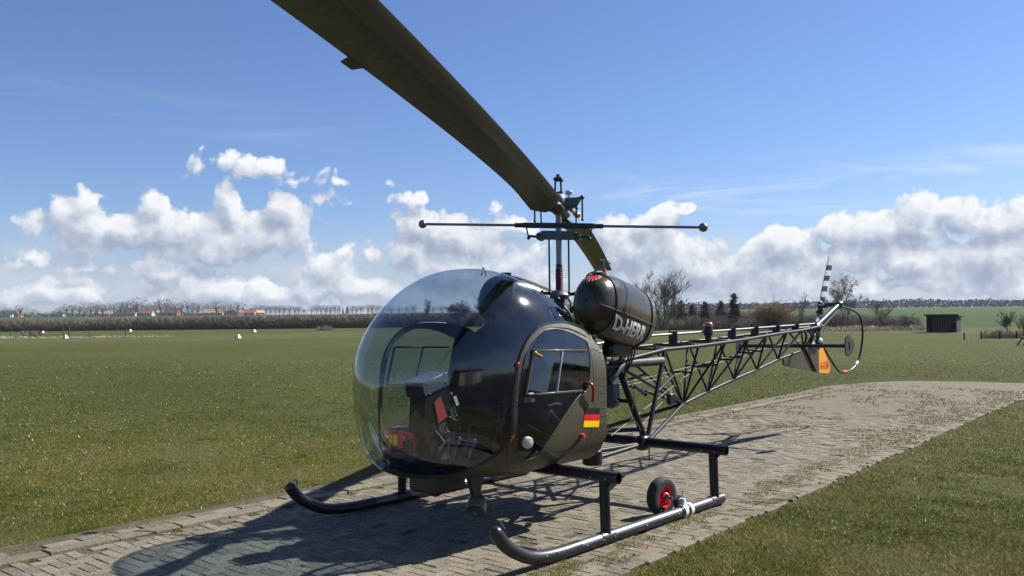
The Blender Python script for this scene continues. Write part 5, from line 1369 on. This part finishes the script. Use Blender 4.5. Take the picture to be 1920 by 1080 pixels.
def bare_tree(seed, h, spread, stems=1, levels=4, kids=4, up=0.55, tw=0.012, droop=0.0, r0=None, clear=.22):
    """a leafless tree: limbs as tapered tubes, the fine crown as thin twigs; returns (limbs, crown)"""
    rr = random.Random(seed); limbs, crown = MB(), TriMesh()
    r0 = r0 or h * .022
    def grow(p, d, L, r, lev):
        q = p.copy(); pts = [q.copy()]; dd = d.copy(); n = 3
        for i in range(n):
            dd = (dd + Vector((rr.gauss(0, .13), rr.gauss(0, .13), (.10 if lev < levels - 1 else -droop)))).normalized(); q = q + dd * (L / n); pts.append(q.copy())
        if lev >= levels:
            crown.twig(pts[0], pts[-1], r); return
        if lev >= 2:
            crown.twig(pts[0], pts[-1], r)
        else:
            limbs.tube(pts, [r * (1 - .5 * i / n) for i in range(n + 1)], 6 if lev == 0 else 4, cap=False)
        for k in range(kids + (1 if lev >= 2 else 0)):
            t = rr.uniform(clear if lev == 0 else .15, 1.0); i = min(n - 1, int(t * n)); b = pts[i].lerp(pts[i + 1], t * n - i)
            a = rr.uniform(0, 2 * PI); side = Vector((math.cos(a), math.sin(a), rr.uniform(-.1, .5))).normalized()
            nd = (dd * up + side * (1 - up) * spread).normalized()
            grow(b, nd, L * rr.uniform(.45, .72), max(tw, r * rr.uniform(.35, .5)), lev + 1)
    for s in range(stems):
        a = rr.uniform(0, 2 * PI); lean = (0 if stems == 1 else rr.uniform(.12, .42)) * spread
        d = Vector((math.cos(a) * lean, math.sin(a) * lean, 1)).normalized()
        grow(Vector((rr.gauss(0, .1) * (stems > 1), rr.gauss(0, .1) * (stems > 1), -.05)), d, h * rr.uniform(.60, .74), r0 * rr.uniform(.8, 1.1), 0)
    zs = max([v[2] for v in crown.v] + [v[2] for v in limbs.v]); k = h / zs
    limbs.v = [(v[0] * k, v[1] * k, v[2] * k) for v in limbs.v]; crown.v = [(v[0] * k, v[1] * k, v[2] * k) for v in crown.v]
    return limbs, crown


def plant_tree(name, loc, limbs, crown, mb, mc, label, cat='tree', group=None, width=None):
    t = thing(name, loc, label, cat, group)
    if width:
        w = max(abs(v[0]) for v in crown.v); w = width / 2 / (sorted(math.hypot(v[0], v[1]) for v in crown.v)[int(len(crown.v) * .97)])
        limbs.v = [(v[0] * w, v[1] * w, v[2]) for v in limbs.v]; crown.v = [(v[0] * w, v[1] * w, v[2]) for v in crown.v]
    limbs.build('trunk', mb, t, recalc=False); crown.build('crown', mc, t)
    return t


def conifer(seed, h, w):
    rr = random.Random(seed); trunk, crown = MB(), TriMesh()
    trunk.tube([(0, 0, -.1), (0, 0, h * .5), (0, 0, h)], [h * .022, h * .012, .01], 6)
    n = int(h * 9)
    for i in range(n):
        z = h * (.06 + .94 * (i / n) ** .9); R = w / 2 * (1 - z / h) ** .85 * rr.uniform(.75, 1.15) + .05
        for k in range(7):
            a = rr.uniform(0, 2 * PI); tip = Vector((R * math.cos(a), R * math.sin(a), z - R * rr.uniform(.05, .35)))
            b = Vector((0, 0, z)); crown.twig(b, tip, .05)
            for j in range(6):
                c = b.lerp(tip, rr.uniform(.25, 1)); crown.twig(c, c + Vector((rr.gauss(0, .18), rr.gauss(0, .18), rr.gauss(-.02, .12))), .045)
    return trunk, crown


# trees on the right, beyond the boom
TB = M['bark']
t = bare_tree(3, 6.3, 1.05, stems=6, levels=4, kids=5, up=.60, tw=.013, r0=.075, clear=.12)
plant_tree('bare_tree', at(1241, 84), *t, TB, M['twig'], 'large leafless many-stemmed tree rising just behind the olive fuel tank', width=4.6)
t = bare_tree(8, 5.5, .9, stems=2, levels=4, kids=4, up=.6, tw=.012)
plant_tree('bare_tree', at(1190, 92), *t, TB, M['twig'], 'slender leafless tree peeking over the top of the fuel tank', width=2.4)
for k, (u, dpt, h, w, lab) in enumerate(((1262, 92, 2.7, 2.0, 'dark conifer at the foot of the large bare tree'), (1277, 88, 2.9, 2.1, 'dark conifer, second from the large bare tree'), (1298, 96, 2.6, 2.0, 'low dark conifer midway in the conifer row'),
        (1322, 86, 2.8, 2.5, 'widest dark conifer directly above the red beacon'), (1352, 92, 2.9, 2.1, 'dark conifer just left of the tallest conifer'), (1376, 87, 3.6, 2.2, 'tallest dark conifer at the right end of its row'))):
    tr, cr = conifer(40 + k, h, w)
    plant_tree('conifer_tree', at(u, dpt), tr, cr, TB, M['needles'], lab, 'conifer', 'dark conifers behind the tail boom')
t = bare_tree(15, 3.5, 1.25, stems=26, levels=3, kids=6, up=.52, tw=.014, r0=.035, clear=.2)
plant_tree('round_bush', at(1446, 80), *t, TB, M['twig_tan'], 'big round tan leafless bush above the middle of the tail boom', 'bush', width=4.6)
t = bare_tree(19, 3.7, .8, stems=2, levels=4, kids=4, up=.65, tw=.010)
plant_tree('bare_tree', at(1500, 84), *t, TB, M['twig'], 'thin leafless sapling between the tan bush and the tail rotor', width=2.0)
t = bare_tree(22, 5.6, 1.1, stems=3, levels=5, kids=4, up=.50, tw=.010, droop=.5, r0=.09)
plant_tree('birch_tree', at(1585, 86), *t, TB, M['twig'], 'round-crowned leafless birch just right of the striped tail rotor blade', width=3.9)
t = bare_tree(27, 3.0, 1.0, stems=4, levels=4, kids=4, up=.55, tw=.010)
plant_tree('bare_shrub', at(1656, 78), *t, TB, M['twig'], 'bare upright shrub between the birch and the black shed', 'shrub', width=2.3)
t = bare_tree(31, 1.6, 1.2, stems=6, levels=3, kids=5, up=.45, tw=.010)
plant_tree('bare_shrub', at(1696, 74), *t, TB, M['twig'], 'low bare shrub close to the left side of the black shed', 'shrub', width=2.0)
t = bare_tree(35, 1.75, 1.1, stems=3, levels=4, kids=5, up=.45, tw=.010, clear=.5)
plant_tree('bare_shrub', at(1893, 52), *t, TB, M['scrub'], 'dark flat-topped bare shrub right of the black shed', 'shrub', width=1.15)
t = bare_tree(36, 1.6, .8, stems=4, levels=3, kids=5, up=.6, tw=.008)
plant_tree('bare_shrub', at(1917, 51), *t, TB, M['twig'], 'bare shrub cut by the right edge of the picture', 'shrub', width=.9)
# trees seen through the bubble
t = bare_tree(51, 4.3, .6, stems=1, levels=5, kids=4, up=.6, tw=.012, r0=.07)
plant_tree('birch_tree', at(797, 112), *t, TB, M['twig'], 'tall narrow leafless birch seen through the glass bubble', width=2.6)
t = bare_tree(52, 4.2, 1.15, stems=3, levels=5, kids=4, up=.5, tw=.014)
plant_tree('bare_tree', at(866, 118), *t, TB, M['twig'], 'wide leafless tree seen through the bubble beside the hidden tank', width=4.4)
t = bare_tree(53, 3.9, 1.0, stems=3, levels=4, kids=5, up=.5, tw=.014)
plant_tree('bare_tree', at(905, 120), *t, TB, M['twig'], 'leafless tree half covered by the far tank within the bubble', width=3.4)


def scrub_band(name, u0, u1, depth, h0, h1, dens, m, label, cat, thick=2.5, r=.03, kind='stuff', seed=1, clump=.5):
    n = int(dens * (u1 - u0)); rg = np.random.default_rng(seed)
    u = rg.uniform(u0, u1, n); d = depth(u) + rg.uniform(-thick / 2, thick / 2, n)
    rr = FW[None, :2] + RT[None, :2] * ((u - 960) / FPX)[:, None]; p = CAM[None, :2] + rr * d[:, None]
    x, y = p[:, 0], p[:, 1]; z = gz(x, y)
    prof_ = vnoise(u, u * 0 + seed, 1 / 26.0, seed + 3) * .6 + vnoise(u, u * 0 + seed, 1 / 9.0, seed + 4) * .4
    H = (h0(u) + (h1(u) - h0(u)) * prof_) * (1 - clump * rg.random(n) ** 1.5)
    zb_ = z - .05 + np.where(rg.random(n) < .55, 0, rg.random(n) * H * .7)
    lx, ly = rg.normal(0, .8, n), rg.normal(0, .8, n); L = H * rg.uniform(.35, .75, n)
    top = np.minimum(zb_ + L, z + H)
    a = rg.uniform(0, 2 * PI, n); w = r * rg.uniform(.5, 1.3, n) * d / 100
    V = np.empty((n, 3, 3)); V[:, 0] = np.stack([x - np.cos(a) * w, y - np.sin(a) * w, zb_], -1); V[:, 1] = np.stack([x + np.cos(a) * w, y + np.sin(a) * w, zb_], -1)
    V[:, 2] = np.stack([x + lx * L, y + ly * L, top], -1)
    me = bpy.data.meshes.new(name); me.vertices.add(n * 3); me.loops.add(n * 3); me.polygons.add(n)
    me.vertices.foreach_set('co', V.reshape(-1)); me.loops.foreach_set('vertex_index', np.arange(n * 3, dtype=np.int32))
    me.polygons.foreach_set('loop_start', np.arange(0, n * 3, 3, dtype=np.int32)); me.polygons.foreach_set('loop_total', np.full(n, 3, dtype=np.int32))
    me.update(); me.validate(); me.materials.append(m)
    o = bpy.data.objects.new(name, me); COL.objects.link(o)
    return tag(o, label, cat, kind=kind)


c_ = lambda k: (lambda u: u * 0 + k)
scrub_band('scrub_hedge', -160, 1215, lambda u: 126 + u * 0, lambda u: 1.7 + .35 * np.clip(u / 600, 0, 1), lambda u: 2.15 + .45 * np.clip(u / 600, 0, 1), 120, M['scrub'], 'long brown leafless hedge across the far end of the meadow', 'hedge', 5.0, .026, seed=2)
scrub_band('scrub_thicket', 1205, 1720, lambda u: 88 + u * 0, lambda u: .9 + u * 0, lambda u: np.interp(u, [1205, 1300, 1400, 1470, 1560, 1640, 1720], [2.1, 2.0, 1.7, 2.0, 2.2, 1.9, 1.2]), 110, M['scrub'], 'brown leafless thicket behind the tail boom', 'thicket', 7.0, .018, seed=5)
scrub_band('tall_scrub', 1255, 1470, lambda u: 112 + u * 0, lambda u: 2.0 + u * 0, lambda u: np.interp(u, [1255, 1290, 1340, 1400, 1470], [2.7, 3.1, 3.1, 2.2, 1.6]), 50, M['scrub_tan'], 'olive brown scrub behind the dark conifers', 'scrub', 6.0, .04, seed=8)
scrub_band('dry_reeds', 1480, 1735, lambda u: 74 + u * 0, c_(.25), c_(.75), 22, M['straw'], 'pale dry reeds at the foot of the thicket left of the shed', 'reeds', 3.0, .035, seed=9)
scrub_band('dry_reeds', -40, 330, lambda u: 80 + u * 0, c_(.08), c_(.36), 12, M['straw'], 'pale dry grass along the row of thin fence posts', 'reeds', 2.0, .04, seed=10)
scrub_band('low_scrub', 1838, 1990, lambda u: 51 + u * 0, c_(.3), c_(.85), 22, M['scrub'], 'low tangled scrub among the posts at the right edge', 'scrub', 1.5, .02, seed=11)
scrub_band('brown_thicket', 38, 75, lambda u: 84 + u * 0, c_(.3), c_(.95), 30, M['scrub'], 'small brown bush among the thin fence posts on the left', 'bush', 2.0, .03, seed=12)
scrub_band('brown_thicket', 595, 622, lambda u: 108 + u * 0, c_(.3), c_(1.0), 30, M['scrub'], 'small brown bush in front of the hedge near the bubble', 'bush', 2.0, .03, seed=13)

# fence posts
for k, (u, d, h, w, lab) in enumerate(((19.5, 79, .80, .07, 'dark thin fence post nearest the left edge of the picture'), (72, 79, .82, .07, 'thin fence post beside the small brown bush'), (119, 79, .95, .08, 'thin fence post just left of the white marker'),
        (129.5, 78, .98, .13, 'thickest fence post just right of the white marker'), (168, 79, .75, .06, 'thin fence post right of the thickest post'), (220, 79, 1.0, .07, 'tall thin fence post, left one of the last pair'), (236, 79, 1.0, .08, 'last fence post of the row, towards the meadow'))):
    x, y, z = at(u, d); o = MB().tube([(0, 0, -.05), (.01 * (k % 3 - 1), 0, h)], [w / 2, w / 2 * .9], 6).build('fence_post', M['wood']); o.location = (x, y, z); tag(o, lab, 'post', 'thin fence posts on the left')
for k, (u, d, h, w, lab) in enumerate(((1806.5, 49, .36, .08, 'short dark post right below the corner of the shed'), (1838.5, 49.5, .42, .08, 'short dark post, second from the shed'), (1873, 49.5, .40, .10, 'thick short dark post at the foot of the flat-topped shrub'), (1905, 50, .42, .08, 'short dark post nearest the right edge'))):
    x, y, z = at(u, d); o = MB().tube([(0, 0, -.05), (.012 * (k % 2), .01, h)], [w / 2, w / 2 * .9], 6).build('fence_post', M['shed']); o.location = (x, y, z); tag(o, lab, 'post', 'short dark posts by the shed')


# runway markers
def marker(u, d, s, lab):
    s *= .74
    x, y, z = at(u, d); b = MB(); h = .40 * s; w = .27 * s
    b.add([(-w, -w, 0), (w, -w, 0), (w, w, 0), (-w, w, 0), (-w * .3, -w * .3, h), (w * .3, -w * .3, h), (w * .3, w * .3, h), (-w * .3, w * .3, h)], [(3, 2, 1, 0), (4, 5, 6, 7), (0, 1, 5, 4), (1, 2, 6, 5), (2, 3, 7, 6), (3, 0, 4, 7)])
    t = thing('runway_marker', (x, y, z), lab, 'marker', 'white runway markers in the meadow'); t.rotation_euler = (0, 0, .35)
    b.build('marker_body', M['white'], t, smooth=False); MB().box((0, 0, .01), (w * 2.3, w * 2.3, .02), None, .004).build('base_plate', M['wood'], t)


marker(446, 70, 1.1, 'nearest white runway marker standing alone in the meadow')
marker(476, 98, 1.1, 'white runway marker close to the hedge, right of the nearest marker')
marker(123, 77, 1.0, 'white runway marker between two fence posts')
marker(80, 108, .9, 'small far white runway marker above the brown bush on the left')
marker(244, 112, 1.0, 'small far white runway marker right of the last fence post')
marker(617, 112, .8, 'faint far white runway marker beside the bush near the bubble')

# shed
sx, sy, sz = at(1769, 66); hd = math.atan2(-RT[1], -RT[0])
shed = thing('shed', (sx, sy, sz), 'black open-fronted field shed with flat sloping roof', 'shed'); 
# local x along picture right, local y away from the camera; turned so that two sides show
shed.rotation_euler = (0, 0, math.atan2(RT[1], RT[0]) - .62)
Wd, Dp, Hh = 2.05, 2.05, 1.22
def plank_wall(a, b, h0, h1, skip=None, nm='plank'):
    L = math.hypot(b[0] - a[0], b[1] - a[1]); n = max(1, int(L / .16)); rr = random.Random(int(a[0] * 100))
    for i in range(n):
        t0, t1 = i / n, (i + 1) / n; tm = (t0 + t1) / 2
        cx_, cy_ = a[0] + (b[0] - a[0]) * tm, a[1] + (b[1] - a[1]) * tm; h = h0 + (h1 - h0) * tm
        MB().box((cx_, cy_, h / 2), (L / n - .008, .022 + rr.uniform(0, .008), h), Matrix.Rotation(math.atan2(b[1] - a[1], b[0] - a[0]), 3, 'Z'), .003).build(nm, M['shed'], shed, smooth=False)
plank_wall((-Wd / 2, Dp / 2), (Wd / 2, Dp / 2), 1.12, 1.12)
plank_wall((Wd / 2, -Dp / 2), (Wd / 2, Dp / 2), 1.26, 1.12)
plank_wall((-Wd / 2, -Dp / 2), (-Wd / 2, Dp / 2), 1.26, 1.12)
for x in (-Wd / 2 + .04, Wd / 2 - .04): MB().box((x, -Dp / 2, .63), (.09, .09, 1.26), None, .005).build('corner_post', M['shed'], shed)
MB().box((0, -Dp / 2, 1.17), (Wd, .05, .16), None, .005).build('lintel', M['shed'], shed)
b = MB(); o_ = .16
b.add([(-Wd / 2 - o_, -Dp / 2 - o_, 1.27), (Wd / 2 + o_, -Dp / 2 - o_, 1.27), (Wd / 2 + o_, Dp / 2 + o_, 1.11), (-Wd / 2 - o_, Dp / 2 + o_, 1.11)] + [(-Wd / 2 - o_, -Dp / 2 - o_, 1.34), (Wd / 2 + o_, -Dp / 2 - o_, 1.34), (Wd / 2 + o_, Dp / 2 + o_, 1.18), (-Wd / 2 - o_, Dp / 2 + o_, 1.18)],
      [(3, 2, 1, 0), (4, 5, 6, 7), (0, 1, 5, 4), (1, 2, 6, 5), (2, 3, 7, 6), (3, 0, 4, 7)]); b.build('roof', M['shed_roof'], shed, smooth=False)
MB().box((.02, -Dp / 2 - o_ - .015, 1.305), (Wd + 2 * o_, .03, .10), None, .004).build('fascia', M['shed'], shed)
MB().box((Wd / 2 + o_ + .015, 0, 1.225), (.03, Dp + 2 * o_, .10), Matrix.Rotation(0, 3, 'X'), .004).build('fascia', M['shed'], shed)
MB().box((0, 0, .03), (Wd - .1, Dp - .1, .06), None, .01).build('shed_floor', M['wood'], shed)
MB().box((.35, .55, .30), (.5, .35, .5), None, .02).build('inner_crate', M['wood'], shed)

# small trestle cut by the right edge
tx, ty, tz = at(1921, 40)
ts = thing('trestle', (tx, ty, tz), 'small dark wooden trestle cut by the right edge of the picture', 'trestle'); ts.rotation_euler = (0, 0, math.atan2(RT[1], RT[0]))
for y in (-.25, .25):
    MB().beam((-.24, y, 0), (.02, y, .34), .05, .05).build('leg', M['wood'], ts); MB().beam((.30, y, 0), (.06, y, .34), .05, .05).build('leg', M['wood'], ts)
MB().box((.04, 0, .365), (.26, .66, .05), None, .006).build('top_board', M['shed_roof'], ts)

# ------------------------------------------------------------------ village on the left skyline
def house(u, d, w, dp, hw, hr, mw, mr, lab, rot=0.0):
    w, dp, hw, hr = w * .74, dp * .74, hw * .74, hr * .74; x, y, z = at(u, d); t = thing('house', (x, y, z), lab, 'house', 'village houses on the left skyline'); t.rotation_euler = (0, 0, math.atan2(RT[1], RT[0]) + rot)
    MB().box((0, 0, hw / 2), (w, dp, hw), None, .02).prism([(-dp / 2, hw), (dp / 2, hw), (0, hw + hr - .12)], lambda p, q: (q, p[0], p[1]), -w / 2 + .02, w / 2 - .02).build('wall', M[mw], t, smooth=False)
    b = MB()
    for s in (-1, 1): b.beam((0, s * (dp / 2 + .35), hw - .15), (0, 0, hw + hr), .16, w + .6, up=(1, 0, 0))
    rf = b.build('roof', M[mr], t, smooth=False)
    MB().box((w * .2, 0, hw + hr + .2), (.7, .7, 1.3), None, .03).build('chimney', M['roof_red'], rf)
    n = max(2, int(w / 3))
    for i in range(n):
        wx = -w / 2 + w * (i + .5) / n
        wn = MB().box((wx, -dp / 2 - .02, hw * .55), (1.2, .10, 1.3), None, .01).build('window', M['white'], t, smooth=False)
        for k in (-1, 1): MB().box((wx + k * .29, -dp / 2 - .075, hw * .55), (.48, .02, 1.1), None, .004).build('pane', M['window_dark'], wn, smooth=False)
    return t


house(10, 470, 9, 7, 2.2, 2.4, 'house_wall', 'roof_dark', 'pale grey house with dark roof at the left edge of the picture', .2)
house(33, 480, 5, 6, 2.4, 2.6, 'house_yellow', 'roof_red', 'small orange gabled house right of the pale grey house', 1.3)
house(109, 490, 9, 6, 1.8, 1.6, 'house_yellow', 'roof_dark', 'low yellow cottage between the village trees', .1)
house(197, 480, 6, 6, 2.2, 2.2, 'house_yellow', 'roof_tan', 'small yellow house left of the dark-roofed white house', .4)
house(238, 455, 13, 8, 2.0, 3.0, 'house_wall', 'roof_dark', 'long white house with steep dark roof left of the red roof', .15)
house(270, 465, 13, 8, 2.2, 3.0, 'house_wall', 'roof_red', 'white house with bright red roof, most visible in the village', .1)
house(325, 500, 12, 8, 2.4, 3.6, 'roof_red', 'roof_red', 'dark red brick house with red roof among the trees', -.3)
house(400, 490, 14, 8, 2.2, 2.8, 'house_wall', 'roof_tan', 'beige house with tan roof right of the red brick house', .2)
house(445, 500, 9, 7, 2.0, 2.4, 'house_yellow', 'roof_red', 'low house with tan gable under the row of trees', 1.2)
house(468, 505, 9, 7, 2.0, 2.4, 'house_wall', 'roof_red', 'low red-roofed house right of the tan gable', .1)
house(485, 510, 7, 6, 1.8, 2.2, 'house_wall', 'roof_tan', 'smallest house at the right end of the village', .9)

def round_tree(seed, h, w):
    """a far leafless tree: short trunk, limbs, and a round haze of twigs"""
    r2 = random.Random(seed); l, c = MB(), TriMesh()
    l.tube([(0, 0, -.2), (0, 0, h * .45)], [h * .035, h * .02], 5, cap=False)
    for k in range(9):
        a = r2.uniform(0, 6.3); q = w * .32 * r2.random(); l.tube([(0, 0, h * r2.uniform(.15, .35)), (q * math.cos(a), q * math.sin(a), h * r2.uniform(.6, .85))], [h * .016, h * .006], 4, cap=False)
    for k in range(420):
        v = Vector((r2.gauss(0, 1), r2.gauss(0, 1), r2.gauss(0, 1))).normalized() * r2.random() ** .42
        p = Vector((v.x * w * .5 * r2.uniform(.85, 1.1), v.y * w * .5, h * .52 + v.z * h * .45)); d = Vector((v.x + r2.gauss(0, .4), v.y + r2.gauss(0, .4), .5 + v.z)).normalized()
        c.twig(p, p + d * h * r2.uniform(.06, .13), h * .0085)
    return l, c


protos = []
for k in range(6):
    l, c = round_tree(100 + k, 7.0, 6.6 + (k % 3) * .7)
    root = bpy.data.objects.new('village_tree', None); root.empty_display_size = .3
    protos.append((root, l, c))
first = {}
VT_OBJ = []
rr = random.Random(77)
VT = [(8, 1.0), (22, .8), (37, 1.1), (60, .9), (72, .7), (88, .6), (100, .6), (113, .9), (124, 1.2), (136, 1.25), (149, 1.25), (160, 1.1), (170, 1.3), (180, 1.35), (192, 1.1), (203, 1.4), (214, 1.5), (226, 1.3), (236, 1.4), (248, 1.55), (258, 1.75), (267, 1.4),
      (279, 1.3), (291, 1.5), (302, 1.65), (314, 1.75), (326, 1.5), (340, 1.2), (352, 1.5), (362, 1.3), (371, 1.25), (382, 1.1), (394, 1.4), (407, 1.4), (420, 1.2), (433, 1.2), (446, 1.25), (470, .9),
      (481, 1.25), (489, 1.2), (499, 1.2), (507, 1.1), (516, 1.15), (524, 1.15), (532, 1.1), (543, 1.1), (553, 1.0), (560, 1.1), (570, .7), (584, .95), (594, 1.15), (602, 1.1), (611, 1.1), (619, 1.05), (628, 1.1), (636, 1.05), (660, 1.05), (668, 1.0), (677, 1.05), (690, 1.1), (698, 1.1), (708, 1.1), (720, 1.0), (733, .9), (748, .8), (762, .9), (775, 1.0), (812, .8), (828, .9), (845, .8)]
for i, (u, s) in enumerate(VT):
    d = rr.choice((rr.uniform(425, 450), rr.uniform(500, 540))) if u < 470 else rr.uniform(560, 590); k = rr.randrange(6); root, l, c = protos[k]
    if k not in first:
        COL.objects.link(root); l.build('trunk', M['far_tree'], root, recalc=False); c.build('crown', M['far_tree'], root); first[k] = root; o = root
    else: o = copy_tree(first[k])
    x, y, z = at(u, d); o.location = (x, y, z); o.scale = (s * rr.uniform(.9, 1.1), s * rr.uniform(.9, 1.1), s * .84); o.rotation_euler = (0, 0, rr.uniform(0, 6.3))
    VT_OBJ.append((u, o))
ORD = 'first second third fourth fifth sixth seventh eighth ninth tenth eleventh twelfth thirteenth fourteenth fifteenth sixteenth'.split()
ANCH = [(10, 'pale grey house at the left edge'), (33, 'small orange gabled house'), (109, 'low yellow cottage'), (197, 'small yellow house'), (238, 'long white house with dark roof'), (270, 'white house with bright red roof'), (325, 'dark red brick house'), (400, 'beige house with tan roof'), (445, 'low house with tan gable')]
cnt_ = {}
for u, o in sorted(VT_OBJ, key=lambda q: q[0]):
    if u < 470:
        k = min(range(len(ANCH)), key=lambda i: abs(ANCH[i][0] - u)); sd = 'left' if u < ANCH[k][0] else 'right'
        same = sorted((q for q, _ in VT_OBJ if q < 470 and min(range(len(ANCH)), key=lambda i: abs(ANCH[i][0] - q)) == k and (q < ANCH[k][0]) == (u < ANCH[k][0])), key=lambda q: abs(q - ANCH[k][0]))
        tag(o, 'leafless tree, %s %s of the %s' % (ORD[same.index(u)], sd, ANCH[k][1]), 'tree', 'leafless trees around the village')
    elif u < 700:
        sd = 'left' if u < 651 else 'right'; same = sorted((q for q, _ in VT_OBJ if 470 <= q < 700 and (q < 651) == (u < 651)), key=lambda q: abs(q - 651))
        i = same.index(u); w_ = ORD[i] if i < 16 else ['seventeenth', 'eighteenth', 'nineteenth', 'twentieth', 'twenty-first', 'twenty-second'][i - 16]
        tag(o, 'round leafless row tree, %s %s of the dark broad conifer' % (w_, sd), 'tree', 'even row of trees on the left skyline')
    else:
        same = sorted(q for q, _ in VT_OBJ if q >= 700)
        tag(o, 'leafless skyline tree, %s from the left rim inside the glass bubble' % ORD[same.index(u)], 'tree', 'skyline trees seen through the bubble')
for u, d, h, w, lab in ((651, 560, 5.2, 4.2, 'dark broad conifer standing out in the even tree row'), (643, 565, 3.2, 2.2, 'small dark conifer left of the broad conifer'), (456, 540, 5.2, 3.0, 'dark conifer at the right end of the village')):
    tr, cr = conifer(int(u), h, w); plant_tree('conifer_tree', at(u, d), tr, cr, TB, M['far_conifer'], lab, 'conifer')
scrub_band('village_shrubs', -40, 480, lambda u: 520 + u * 0, c_(1.0), c_(4.2), 9, M['far_tree'], 'dark undergrowth between the village houses and trees', 'undergrowth', 25, .12, seed=31)


# the wood on the right skyline, one mass
def forest():
    b = TriMesh(); rr = random.Random(12)
    for u in np.arange(1270, 2250, 2.6):
        d = rr.uniform(590, 680); x, y, z = at(float(u), d)
        h = (5.6 + rr.gauss(0, .55)) * (1.0 if u < 1860 else .85) * (.8 if u < 1500 else 1); w = rr.uniform(1.6, 2.8); pine = rr.random() < .55
        b.twig((x, y, z - .3), (x, y, z + h), .22)
        for k in range(34):
            t = rr.random(); zz = z + h * (.08 + .92 * t); R = w * ((1 - t) ** .7 + .12 if not pine else (.35 + .9 * math.sin(PI * min(1, max(0, (t - .25) / .75))) * .8))
            a = rr.uniform(0, 6.3); q = R * math.sqrt(rr.random())
            p = Vector((x + q * math.cos(a), y + q * math.sin(a), zz)); b.twig(p, p + Vector((rr.gauss(0, .7), rr.gauss(0, .7), rr.uniform(-.2, .8))), rr.uniform(.35, .7))
    tag(b.build('forest', M['forest']), 'distant dark wood along the right skyline, haze blue put into its colour', 'forest', kind='stuff')


forest()

# hangar behind the photographer, seen only as a reflection in the glass
hg = thing('hangar', (11.5, 26.0, 0), 'beige hangar with a grey door mirrored in the glass bubble', 'hangar'); hg.rotation_euler = (0, 0, -.95)
MB().box((0, 0, 1.75), (11, 8, 3.5), None, .03).build('wall', M['hangar'], hg, smooth=False)
b = MB()
for s in (-1, 1): b.beam((0, s * 4.3, 3.4), (0, 0, 4.5), .14, 11.6, up=(1, 0, 0))
b.build('roof', M['roof_dark'], hg, smooth=False)
dr = MB().box((1.2, -4.03, 1.4), (3.2, .12, 2.8), None, .01).build('door', M['hangar_door'], hg, smooth=False)
MB().box((-3.2, -4.03, 1.7), (1.6, .10, 1.1), None, .01).build('window', M['white'], hg, smooth=False)

# ------------------------------------------------------------------ thin spring haze
def build_haze():
    m = bpy.data.materials.new('haze'); m.use_nodes = True; t = m.node_tree; t.nodes.remove(t.nodes['Principled BSDF'])
    v = t.nodes.new('ShaderNodeVolumePrincipled'); v.inputs['Color'].default_value = (0.80, 0.88, 1.0, 1); v.inputs['Density'].default_value = HAZE
    t.links.new(v.outputs[0], t.nodes['Material Output'].inputs['Volume'])
    S = 2800
    b = MB().add([(x, y, z) for z in (-1.1, 13.0) for x, y in ((-S, -S), (S, -S), (S, S), (-S, S))], [(3, 2, 1, 0), (4, 5, 6, 7), (0, 1, 5, 4), (1, 2, 6, 5), (2, 3, 7, 6), (3, 0, 4, 7)])
    tag(b.build('haze', m, smooth=False), 'thin bluish spring haze over the fields', kind='stuff')


# tree belt out to the right of the frame, mirrored dark in the door glass
def tree_belt():
    b = TriMesh(); rr = random.Random(44)
    for k in range(2600):
        a = math.radians(rr.uniform(118, 166)); d = rr.uniform(48, 56); h = 3.2 + 1.6 * math.sin(a * 23) + 1.0 * math.sin(a * 57 + 1)
        x, y = d * math.cos(a), d * math.sin(a); z = rr.uniform(0, h * .7); b.twig((x, y, z), (x + rr.gauss(0, .5), y + rr.gauss(0, .5), z + rr.uniform(.5, 1.6)), rr.uniform(.08, .25))
    tag(b.build('tree_belt', M['far_conifer']), 'dark tree belt mirrored in the helicopter door glass', 'tree belt', kind='stuff')


tree_belt()
HAZE = 0.00018
build_haze()
